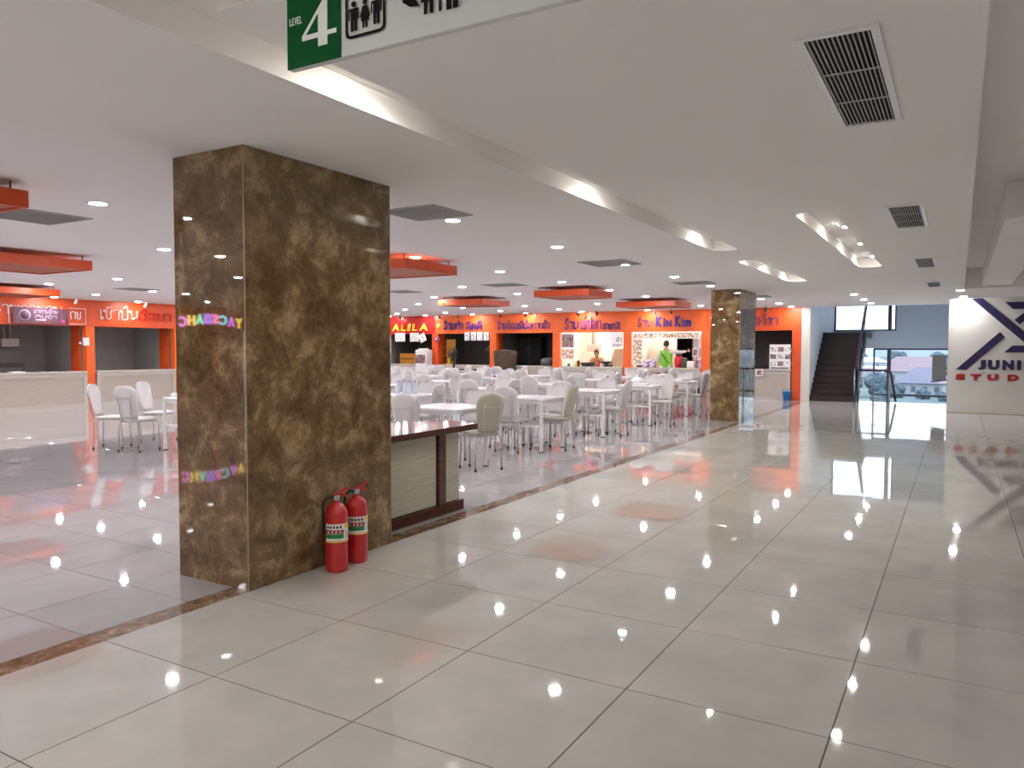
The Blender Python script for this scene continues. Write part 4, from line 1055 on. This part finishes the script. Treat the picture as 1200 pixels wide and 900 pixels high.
for i, (y, m, h_) in enumerate(((8.42, BOT, .14), (8.28, GREENL, .1), (8.12, PAPER, .18), (8.0, YEL, .16), (7.93, BROWNW, .2), (7.2, REDN, .16), (7.12, PAPER, .12), (6.8, DGREY, .1))):
    t = place(None, 'sauce_jar', None, (21.22, y, .856), 0, 'small jar on the bright stall counter, %s from the left' % ('first', 'second', 'third', 'fourth', 'fifth', 'sixth', 'seventh', 'eighth')[i], 'jar', None)
    MB().lathe([(.045, 0), (.05, .01), (.05, h_*.8), (.03, h_*.92)], n=12).build('jar', m, t); MB().lathe([(.034, h_*.92), (.034, h_)], n=10).build('lid', DGREY, t)
# dark stall with brown cloth
t = place(None, 'draped_cart', None, (20.62, 10.35, 0), 0, 'tall cart draped in dark brown cloth before the dark stall', 'draped cart')
b = MB(); n = 28; vs = []
rb = random.Random(5)
for z, a, q in ((.45, .25, .05), (.8, .30, .035), (1.15, .36, .015), (1.34, .38, .0), (1.37, .33, 0)):
    for k in range(n):
        th = 2*PI*k/n; c, s_ = math.cos(th), math.sin(th); r_ = 1+q*3*math.sin(k*2.2)
        vs.append((.25*math.copysign(abs(c)**.5, c)*r_, a*math.copysign(abs(s_)**.5, s_)*r_, z))
b.add(vs, [(i*n+k, i*n+(k+1) % n, (i+1)*n+(k+1) % n, (i+1)*n+k) for i in range(4) for k in range(n)]+[tuple(range(4*n, 5*n))], True).build('cloth', BCLOTH, t)
for sx in (-.17, .17):
    for sy in (-.25, .25): MB().tube([(sx, sy, 0), (sx, sy, .7)], .018, 6).build('leg', DGREY, t)
MB().cbox(-.1, .1, -.14, .14, 1.372, 1.385, .003).build('tray', LGREY, t)
sheet('white_panel_notice', 10.93, 10.76, .856, 1.30, 21.15, MENU3, 'narrow white notice between orange post and brown cloth', 'notice')
t = place(None, 'rice_cooker', None, (21.3, 9.1, .856), 0, 'dark covered pot on the counter of the dark stall', 'pot')
MB().lathe([(.2, 0), (.24, .05), (.24, .2), (.15, .27)], n=18).build('body', DGREY, t); MB().lathe([(.05, .27), (.03, .31)], n=10).build('lid_knob', RUB, t)
t = place(None, 'dark_cabinet', None, (22.3, 10.35, 0), 0, 'black cabinet in the dark stall behind the brown cloth', 'cabinet')
MB().cbox(0, .4, -.45, .45, 0, 1.85, .01).build('body', DARK, t); MB().box(-.01, 0, -.005, .005, 0, 1.8).build('door_gap', DGREY, t)
# stall with fan
t = place(None, 'pedestal_fan', None, (20.75, 12.53, 0), 0, 'black pedestal fan standing before the dark stall', 'fan')
MB().lathe([(.2, 0), (.2, .02), (.04, .05), (.025, .06)], n=20).build('base', RUB, t); MB().tube([(0, 0, .05), (0, 0, 1.2)], [.03, .05], 8).build('pole', RUB, t)
MB().lathe([(.07, .02), (.11, .06), (.08, .2), (.02, .2)], n=14, axis=0, cz=1.22).build('motor', RUB, t)
b = MB()
for k in range(16):
    a = 2*PI*k/16; b.tube([(-.05, .03*math.cos(a), 1.22+.03*math.sin(a)), (-.10, .15*math.cos(a), 1.22+.15*math.sin(a)), (-.04, .22*math.cos(a), 1.22+.22*math.sin(a)), (.0, .15*math.cos(a), 1.22+.15*math.sin(a))], .008, 4)
b.tube([(-.04, .22*math.cos(2*PI*k/24), 1.22+.22*math.sin(2*PI*k/24)) for k in range(24)], .007, 5, closed=True); b.build('guard', RUB, t)
for k in range(3):
    a = 2*PI*k/3; ca, sa = math.cos(a), math.sin(a)
    MB().add([(-.05+dx, y*ca-z*sa, 1.22+y*sa+z*ca) for dx in (0, .006) for y, z in ((.02, -.03), (.18, -.07), (.19, .05), (.02, .03))], [(0, 1, 2, 3), (7, 6, 5, 4), (0, 4, 5, 1), (1, 5, 6, 2), (2, 6, 7, 3), (3, 7, 4, 0)]).build('blade', DGREY, t)
for i in range(4):
    y = 12.2-.265*i; sheet('notice', y+.1, y-.11, 1.71, 2.0, 21.087, MENU3, 'white notice hung under the header, %s of four above the fan' % ('leftmost', 'second', 'third', 'rightmost')[i], 'notice', 'notices under the fan stall header')
t = place(None, 'golden_shelf', None, (21.35, 13.2, .856), 0, 'golden shrine shelf inside the fan stall at the orange post', 'shelf')
b = MB(); b.box(0, .2, -.2, .2, 0, .02).box(0, .2, -.2, .2, .3, .32).box(0, .2, -.2, .2, .6, .62).box(.18, .2, -.2, .2, 0, .9); b.build('shelf_frame', YELW, t); MB().lathe([(.06, .02), (.04, .12), (.07, .2), (.02, .28)], cx=.08, n=10).build('ornament', YEL, t)
t = place(None, 'extractor_hood', None, (22.3, 11.8, 1.35), 0, 'grey extractor hood in the dark fan stall', 'range hood')
MB().prism([(-.4, 0), (.4, 0), (.25, .2), (-.25, .2)], 0, 0, .4).build('hood', WALLG, t); MB().tube([(.2, 0, .2), (.2, 0, 1.3)], .08, 8).build('duct', WALLG, t)
# red sign stall
t = place(None, 'white_cart', None, (20.8, 13.88, 0), 0, 'white drinks cabinet with photo front beside the orange post', 'cabinet')
MB().cbox(-.2, .2, -.25, .23, 0, 1.38, .02).build('body', WMET, t); MB().box(-.206, -.2005, -.22, .2, .9, 1.2).build('photo_strip', MENU2, t); MB().cbox(-.12, .12, -.15, .15, 1.38, 1.43, .01).build('top_tray', WMET, t)
for i, (a, b_) in enumerate(((15.42, 14.95), (14.72, 14.32))): sheet('leaflet', a, b_, 1.68, 2.0, 21.087, MENU3, 'white double leaflet hung under the red header, %s one' % ('left', 'right')[i], 'leaflet', 'leaflets under the red header')
t = sheet('leaflet', 14.22, 13.95, 1.68, 1.98, 21.087, MENU3, 'tilted leaflet hung under the right end of the red header', 'leaflet'); t.rotation_euler = (math.radians(-25), 0, 0)
t = place(None, 'pink_flower_ornament', None, (21.08, 13.5, 1.76), 0, 'pink flower ornament on the orange post under the red header', 'ornament')
for k in range(6): a = PI/3*k; MB().lathe([(.05, 0), (.055, .01), (.03, .02)], n=10, axis=0, cx=-.01, cy=.06*math.cos(a), cz=.06*math.sin(a)).build('petal', PINK, t)
MB().lathe([(.04, 0), (.02, .02)], n=10, axis=0, cx=-.03).build('centre', PAPER, t)
t = place(None, 'wooden_crate', None, (21.4, 15.1, .856), 0, 'yellow wooden box on the counter under the red sign', 'box')
MB().cbox(0, .35, -.35, .35, 0, .38, .01).build('body', YELW, t); MB().box(-.006, -.0005, -.3, .3, .17, .2).build('seam', BROWNW, t)
# left stalls contents
t = place(None, 'wall_box', None, (9.58, YW-.05, 1.48), 0, 'small white electric box on the left orange post', 'electric box')
MB().cbox(-.07, .07, -.02, .029, 0, .2, .006).build('cover', PAPER, t); MB().lathe([(.03, 0), (.03, .03)], n=12, axis=1, cx=-.15, cy=-.01, cz=.06).build('bell', LILAC, t)
t = place(None, 'range_hood', None, (8.5, YW+1.45, 1.45), 0, 'white extractor box with two pipes in the left stall', 'range hood')
MB().cbox(-.18, .22, -.15, .2, 0, .2, .01).build('box', COUNTT, t); MB().tube([(-.05, 0, .2), (-.05, 0, 1.3)], .03, 6).build('pipe', LGREY, t); MB().tube([(.08, 0, .2), (.08, 0, 1.3)], .03, 6).build('pipe', LGREY, t); MB().box(-.7, -.18, -.1, .1, .02, .06).build('arm', DGREY, t)
t = place(None, 'stove', None, (8.2, YW+1.3, 0), 0, 'dark grey stove block along the left stall back wall', 'stove')
MB().cbox(-.8, .5, -.25, .35, 0, 1.05, .01).build('body', DGREY, t); MB().box(-.75, .45, -.26, -.251, .5, .95).build('front_panel', GBOARD, t)
box_item('paper_card', 8.0, YW+.05, .856, .3, .2, .02, PAPER, 'white card lying on the long left counter', 'card', 0, PAPER)

# spotlights in front of the headers
def spot(x, y, m, label, aim):
    t = place(None, 'track_spotlight', None, (x, y, H), 0, label, 'spotlight', 'small spotlights before the stall headers')
    MB().lathe([(.03, -.012), (.03, 0)], n=12).build('mount', m, t); MB().tube([(0, 0, -.01), (0, 0, -.07)], .008, 5).build('stem', m, t)
    d = Vector(aim).normalized(); p = Vector((0, 0, -.08))
    MB().tube([p-d*.05, p-d*.045, p+d*.05, p+d*.06], [.02, .03, .038, .036], 10).build('head', m, t)
    MB().tube([p+d*.0605, p+d*.0615], .03, 8).build('lens', mat_sp, t)
mat_sp = mat('spotlight_lens', (1, 1, 1), .4, emit=(1, .9, .8), es=9)
OR2 = ['first', 'second', 'third', 'fourth', 'fifth', 'sixth', 'seventh', 'eighth', 'ninth', 'tenth']
for i, y in enumerate((14.75, 13.0, 12.2, 10.5, 9.55, 7.65, 7.0, 5.1, 4.6, 1.9)):
    spot(20.55, y, DGREY if i != 7 else PAPER, 'small dark spotlight on a stem before the back headers, %s from the left' % OR2[i], (.5, 0, -.6))
for i, x in enumerate((9.1, 10.9, 11.9)):
    spot(x, 15.3, PAPER, 'small white spotlight before the left header, %s from the left' % OR2[i], (0, .5, -.6))

# ------------------------------------------------------------------ people
def skin_mesh(verts, edges, radii, root, sub=2):
    me = bpy.data.meshes.new('sk'); me.from_pydata(verts, edges, [])
    o = bpy.data.objects.new('sk', me); COL.objects.link(o)
    o.modifiers.new('s', 'SKIN'); sv = me.skin_vertices[0].data
    for i, r in enumerate(radii): sv[i].radius = (r, r) if not isinstance(r, tuple) else r; sv[i].use_root = False
    sv[root].use_root = True
    if sub: m = o.modifiers.new('u', 'SUBSURF'); m.levels = sub; m.render_levels = sub
    dg = bpy.context.evaluated_depsgraph_get(); dg.update(); e = o.evaluated_get(dg); em = e.to_mesh()
    r = ([v.co[:] for v in em.vertices], [tuple(p.vertices) for p in em.polygons]); e.to_mesh_clear()
    bpy.data.objects.remove(o); bpy.data.meshes.remove(me); return r
def chains(J, ch):
    idx = {}; vs = []; rs = []; es = []
    for c in ch:
        for a in c:
            if a not in idx: idx[a] = len(vs); vs.append(J[a][0]); rs.append(J[a][1])
        for a, b_ in zip(c, c[1:]): es.append((idx[a], idx[b_]))
    return vs, es, rs, idx
def hand(b, wrist, d, side, curl=.5):
    """palm and five fingers from wrist along d; side = direction of thumb"""
    d = Vector(d).normalized(); sd = Vector(side); sd = (sd-d*sd.dot(d)).normalized(); n = d.cross(sd)
    w = Vector(wrist)
    v, f = skin_mesh([w, w+d*.04, w+d*.085], [(0, 1), (1, 2)], [(.022, .022), (.036, .018), (.038, .016)], 0, 1); b.add(v, f, True)
    for k, L in enumerate((.065, .075, .07, .055)):
        o = w+d*.08+sd*(.027-.018*k); p = [o-d*.02, o, o+d*L*.45-n*L*.15*curl, o+d*L*.75-n*L*.5*curl, o+d*L*.85-n*L*.85*curl]
        v, f = skin_mesh(p, [(0, 1), (1, 2), (2, 3), (3, 4)], [.009, .009, .0085, .008, .007], 0, 1); b.add(v, f, True)
    o = w+d*.03+sd*.03; v, f = skin_mesh([o-sd*.02, o+sd*.015+d*.015, o+sd*.03+d*.04, o+sd*.03+d*.062], [(0, 1), (1, 2), (2, 3)], [.012, .011, .010, .008], 0, 1); b.add(v, f, True)
def head(b, c, fd, r=.098):
    """head with nose, brow, chin and ears; c centre, fd facing direction"""
    fd = Vector(fd).normalized(); sd = Vector((0, 0, 1)).cross(fd).normalized(); up = fd.cross(sd)
    if up.z < 0: up = -up
    bm = bmesh.new(); bmesh.ops.create_icosphere(bm, subdivisions=3, radius=1)
    for v in bm.verts:
        x, y, z = v.co
        fx = x*.95; wy = .74*y; hz = 1.18*z
        if z < -.2: wy *= 1-.30*(-.2-z); fx *= 1-.1*(-.2-z)
        if x > .55:
            nose = math.exp(-((y/.16)**2+((z+.12)/.24)**2)); fx += .22*nose
            for s_ in (-1, 1): fx -= .10*math.exp(-(((y-s_*.34)/.16)**2+((z-.06)/.12)**2))
            fx += .05*math.exp(-((y/.3)**2+((z+.48)/.09)**2))
        v.co = Vector((fx, wy, hz))
    bm.verts.index_update()
    b.add([Vector(c)+(fd*v.co.x+sd*v.co.y+up*v.co.z)*r for v in bm.verts], [[v.index for v in f.verts] for f in bm.faces], True); bm.free()
    for s_ in (-1, 1):
        e = Vector(c)+sd*s_*.75*r-up*.05*r; v, f = skin_mesh([e-up*.018, e, e+up*.02], [(0, 1), (1, 2)], [.006, .011, .009], 0, 1); b.add(v, f, True)
    return fd, sd, up
def person(label, loc, rz, J, face, hands, top_m, leg_m, vest=None, bun=False, sleeve='long'):
    t = place(None, 'person', None, loc, rz, label, 'person')
    b = MB()
    body = [('pelvis', 'waist', 'chest', 'neck', 'skull'), ('pelvis', 'hipL', 'kneeL', 'ankleL', 'toeL'), ('pelvis', 'hipR', 'kneeR', 'ankleR', 'toeR'),
            ('chest', 'shL', 'elL', 'wrL'), ('chest', 'shR', 'elR', 'wrR')]
    vs, es, rs, idx = chains(J, body); v, f = skin_mesh(vs, es, rs, idx['pelvis'], 1); b.add(v, f, True)
    hc = Vector(J['skull'][0])+Vector((0, 0, .02)); fd, sd, up = head(b, hc, face)
    for wr, d, s_ in hands: hand(b, J[wr][0], d, s_)
    b.build('body', SKIN, t)
    for s_ in (-1, 1):
        e = hc+fd*.077+sd*s_*.033+up*.006; q = MB(); q.lathe([(.004, -.010), (.009, -.005), (.010, 0), (.008, .006), (.003, .009)], cx=e.x, cy=e.y, cz=e.z, n=8); q.build('eye', EYEW, t)
        MB().lathe([(.003, -.003), (.004, 0), (.003, .003)], cx=(e+fd*.009).x, cy=(e+fd*.009).y, cz=e.z, n=6).build('pupil', HAIR, t)
    lp_ = hc+fd*.088-up*.047; MB().tube([lp_-sd*.02-fd*.006, lp_, lp_+sd*.02-fd*.006], [.003, .006, .003], 6).build('mouth', LIPM, t)
    # hair cap
    q = MB(); bm = bmesh.new(); bmesh.ops.create_icosphere(bm, subdivisions=3, radius=1)
    keep = [v for v in bm.verts]
    for v in keep: v.co = Vector((v.co.x*1.03-.06, v.co.y*.86, v.co.z*1.22+.05))
    bmesh.ops.delete(bm, geom=[v for v in bm.verts if (v.co.x > .25 and v.co.z < .62) or v.co.z < -.75 or (v.co.x > .0 and v.co.z < .05)], context='VERTS')
    bmesh.ops.solidify(bm, geom=bm.faces[:], thickness=.12)
    bm.verts.index_update()
    q.add([hc+(fd*v.co.x+sd*v.co.y+up*v.co.z)*.101 for v in bm.verts], [[v.index for v in f.verts] for f in bm.faces], True); bm.free()
    if bun: c2 = hc-fd*.05+up*.12; v, f = skin_mesh([c2-up*.02, c2, c2+up*.02], [(0, 1), (1, 2)], [.02, .035, .02], 0, 1); q.add(v, f, True)
    q.build('hair', HAIR, t)
    def grow(names, k, add=.008):
        o = {n: (J[n][0], (J[n][1][0]*k+add, J[n][1][1]*k+add) if isinstance(J[n][1], tuple) else J[n][1]*k+add) for n in names}; return o
    names = ['pelvis', 'waist', 'chest', 'shL', 'elL', 'shR', 'elR'] + (['wrL', 'wrR'] if sleeve == 'long' else [])
    G = grow(names, 1.08)
    ch = [('pelvis', 'waist', 'chest')]+[('chest', 'sh'+s_, 'el'+s_)+(('wr'+s_,) if sleeve == 'long' else ()) for s_ in 'LR']
    if sleeve == 'long':
        for s_ in 'LR':
            a, c = Vector(J['el'+s_][0]), Vector(J['wr'+s_][0]); G['wr'+s_] = (a.lerp(c, .92), .036)
    vs, es, rs, idx = chains(G, ch); v, f = skin_mesh(vs, es, rs, idx['waist'], 1); MB().add(v, f, True).build('shirt', top_m, t)
    if vest:
        G = {'a': (Vector(J['pelvis'][0])-Vector((0, 0, .05)), (.15, .20)), 'w': (J['waist'][0], (.145, .19)), 'c': (J['chest'][0], (.145, .205)), 'n': (Vector(J['chest'][0])+Vector((0, 0, .12)), (.09, .15))}
        q = MB(); n = 20; vs = []
        for k_ in 'awcn':
            c, (rx, ry) = G[k_]
            for j in range(n): a = 2*PI*j/n; vs.append((c[0]+rx*math.cos(a), c[1]+ry*math.sin(a), c[2]))
        q.add(vs, [(i*n+k, i*n+(k+1) % n, (i+1)*n+(k+1) % n, (i+1)*n+k) for i in range(3) for k in range(n)], True).build('vest', vest, t)
        c = Vector(J['chest'][0]); w = Vector(J['waist'][0])
        MB().tube([c+Vector((-.10, .15, .11)), c+Vector((-.155, .06, 0)), w+Vector((-.155, -.08, .0)), w+Vector((-.12, -.16, -.06))], .009, 6).build('bag_strap', BLACK, t)
    names = ['pelvis', 'hipL', 'hipR', 'kneeL', 'kneeR', 'ankleL', 'ankleR']; G = grow(names, 1.1)
    vs, es, rs, idx = chains(G, [('pelvis', 'hipL', 'kneeL', 'ankleL'), ('pelvis', 'hipR', 'kneeR', 'ankleR')]); v, f = skin_mesh(vs, es, rs, 0, 1); MB().add(v, f, True).build('trousers', leg_m, t)
    for s_ in 'LR':
        a, c = Vector(J['ankle'+s_][0]), Vector(J['toe'+s_][0]); a = Vector((a.x-.03, a.y, .042))
        v, f = skin_mesh([a, a.lerp(Vector((c.x, c.y, .038)), .5), Vector((c.x+.03, c.y, .032))], [(0, 1), (1, 2)], [.041, .040, .032], 0, 1); MB().add(v, f, True).build('shoe', SHOE, t)
    return t
JS = {'pelvis': ((0, 0, .93), (.13, .10)), 'waist': ((0, 0, 1.07), (.12, .09)), 'chest': ((.0, 0, 1.27), (.14, .10)), 'neck': ((.01, 0, 1.43), .05), 'skull': ((.03, 0, 1.54), .065),
      'hipL': ((0, .09, .86), .085), 'kneeL': ((.02, .10, .48), .056), 'ankleL': ((-.01, .10, .09), .038), 'toeL': ((.13, .11, .035), .032),
      'hipR': ((0, -.09, .86), .085), 'kneeR': ((.02, -.10, .48), .056), 'ankleR': ((-.01, -.10, .09), .038), 'toeR': ((.13, -.11, .035), .032),
      'shL': ((0, .18, 1.37), .055), 'elL': ((-.02, .24, 1.11), .042), 'wrL': ((.16, .20, .98), .028),
      'shR': ((0, -.18, 1.37), .055), 'elR': ((.03, -.40, 1.33), .042), 'wrR': ((.18, -.58, 1.36), .028)}
person('person in bright green vest over pale clothes, back to us, at the red counter', (20.55, 4.75, 0), 0, JS, (1, 0, -.15),
       [('wrL', (.8, -.1, -.3), (0, -1, 0)), ('wrR', (.8, -.4, .1), (0, 0, 1))], PALES, PALES, VEST)
JC = {'pelvis': ((0, 0, .66), (.14, .10)), 'waist': ((.02, 0, .80), (.13, .10)), 'chest': ((.06, 0, 1.0), (.15, .10)), 'neck': ((.10, 0, 1.16), .05), 'skull': ((.15, 0, 1.26), .065),
      'hipL': ((.03, .09, .64), .08), 'kneeL': ((.38, .12, .58), .058), 'ankleL': ((.32, .12, .10), .04), 'toeL': ((.44, .13, .035), .032),
      'hipR': ((.03, -.09, .64), .08), 'kneeR': ((.38, -.12, .58), .058), 'ankleR': ((.32, -.12, .10), .04), 'toeR': ((.44, -.13, .035), .032),
      'shL': ((.06, .18, 1.10), .055), 'elL': ((.14, .24, .90), .042), 'wrL': ((.34, .12, .93), .028),
      'shR': ((.06, -.18, 1.10), .055), 'elR': ((.14, -.26, .92), .042), 'wrR': ((.34, -.20, .95), .028)}
person('person with dark hair and tan shirt sitting behind the bright stall counter', (22.1, 7.62, 0), PI, JC, (1, -.2, -.45),
       [('wrL', (1, -.3, 0), (0, 0, 1)), ('wrR', (1, .2, 0), (0, 0, 1))], TANC, DGREY, bun=True, sleeve='short')
sl = place(None, 'stool', None, (22.1, 7.62, 0), 0, 'dark stool under the cook in the bright stall', 'stool')
MB().lathe([(.15, .50), (.16, .51), (.16, .54), (.15, .55)], n=16).build('seat', DGREY, sl)
for sx in (-.09, .09):
    for sy in (-.09, .09): MB().tube([(sx, sy, .5), (sx*1.5, sy*1.5, 0)], .012, 6).build('leg', DGREY, sl)

# ------------------------------------------------------------------ outdoors
MB().box(30, 2500, -900, 1500, -13, -12).build('ground', GRASS, None, kind='structure', label='hazy lowland outside the window', cat='ground')
def house(x, y, w, d, h_, rh, rm, label, rz=0, hip=True, win=3):
    t = place(None, 'house', None, (x, y, -12), rz, label, 'house', 'distant houses outside the window')
    MB().box(-d/2, d/2, -w/2, w/2, 0, h_).build('wall', HWALL, t)
    o = 1.0; a, b_ = d/2+o, w/2+o; k = min(a, b_)*(.85 if hip else 0)
    vs = [(-a, -b_, h_), (a, -b_, h_), (a, b_, h_), (-a, b_, h_), (0, -b_+k, h_+rh), (0, b_-k, h_+rh)]
    MB().add(vs, [(0, 1, 4), (1, 2, 5, 4), (2, 3, 5), (3, 0, 4, 5), (3, 2, 1, 0)]).build('roof', rm, t)
    for i in range(win):
        yy = -w/2+w*(i+.5)/win; MB().box(-d/2-.08, -d/2, yy-.6, yy+.6, h_*.3, h_*.75).build('window', HWIN, t)
house(255, 5.5, 15, 12, 3.6, 4.6, ROOF1, 'house with large mauve hipped roof and white walls outside the window', 0, True, 5)
house(330, 12, 20, 14, 5, 5.5, ROOF2, 'house with rusty pink roof behind the mauve roofed one')
house(300, 27, 15, 10, 3.5, 3.5, ROOF1, 'low mauve roofed house at left of the window view')
house(430, 36, 26, 10, 3.5, 1.2, ROOF3, 'long house with pale metal roof far left outside', 0, False)
house(365, 30, 10, 8, 3.2, 1.6, ROOF3, 'small shed with pale roof between the houses', 0, False)
house(520, 20, 30, 12, 5, 4, ROOF2, 'far house with pinkish roof near the horizon')
house(560, 52, 26, 12, 5, 3, ROOF3, 'far pale roofed house near the horizon, left')
house(240, -2.5, 7, 9, 4.2, 2.5, ROOF2, 'white walled house at right edge of the window view', 0, True, 2)
def tree(x, y, r, h_, label, seed):
    t = place(None, 'tree', None, (x, y, -12), 0, label, 'tree', 'distant trees outside the window')
    MB().tube([(0, 0, 0), (0, 0, h_*.5)], [.4, .25], 6).build('trunk', TRUNK, t)
    q = random.Random(seed); b = MB(); bm = bmesh.new(); bmesh.ops.create_icosphere(bm, subdivisions=2, radius=1); bm.verts.index_update()
    base = [v.co.copy() for v in bm.verts]; fs = [[v.index for v in f.verts] for f in bm.faces]; bm.free()
    for k in range(11):
        c = Vector((q.uniform(-.6, .6)*r, q.uniform(-.6, .6)*r, h_*.62+q.uniform(-.3, .35)*h_)); s_ = r*q.uniform(.35, .6)
        b.add([c+v*s_*q.uniform(.8, 1.2) for v in base], fs, False)
    b.build('crown', LEAF, t)
TL = [(236, 12.0, 2.8, 3.0), (236, 17.5, 3.4, 5), (228, 23, 3.4, 5.5), (240, 30, 4, 6), (232, 5.6, 2.0, 2.2), (225, .5, 1.8, 2.0), (285, 44, 4, 6), (385, 12, 5, 6), (400, 48, 5, 6), (470, 24, 6, 6), (480, 3, 6, 6), (600, 34, 8, 8), (640, 64, 8, 8), (660, 8, 8, 8), (212, 14.5, 2.2, 2), (268, 18.5, 3, 4.5), (700, 92, 10, 8), (330, 36, 4, 5)]
TN = ['nearest leafy tree below the mauve roof', 'round tree left of the mauve roofed house', 'tree seen through the guard railing glass', 'wide tree at the left of the window view', 'low shrub like tree before the white house walls',
      'small bush at the right foot of the white house', 'tree beside the low mauve house', 'tree behind the mauve roof', 'tree behind the long metal roof', 'tree in front of the far pinkish roof', 'dark tree at the right far edge', 'far tree near the horizon, middle',
      'far tree near the horizon, left', 'far tree near the horizon, right', 'lowest bush at the bottom of the window view', 'tree between the mauve house and the shed', 'farthest tree at the left horizon', 'tree left of the small pale shed']
for i, (x, y, r, h_) in enumerate(TL): tree(x, y, r, h_, TN[i]+', outside', i)
b = MB(); vs = []
for k in range(40):
    y = -500+45*k; vs += [(1500, y, -12), (1600, y, -2+10*math.sin(k*.6)+6*math.sin(k*1.7))]
b.add(vs, [(2*k, 2*k+2, 2*k+3, 2*k+1) for k in range(39)], True).build('hills', HILL, None, kind='structure', label='low blue hills on the horizon', cat='hills')
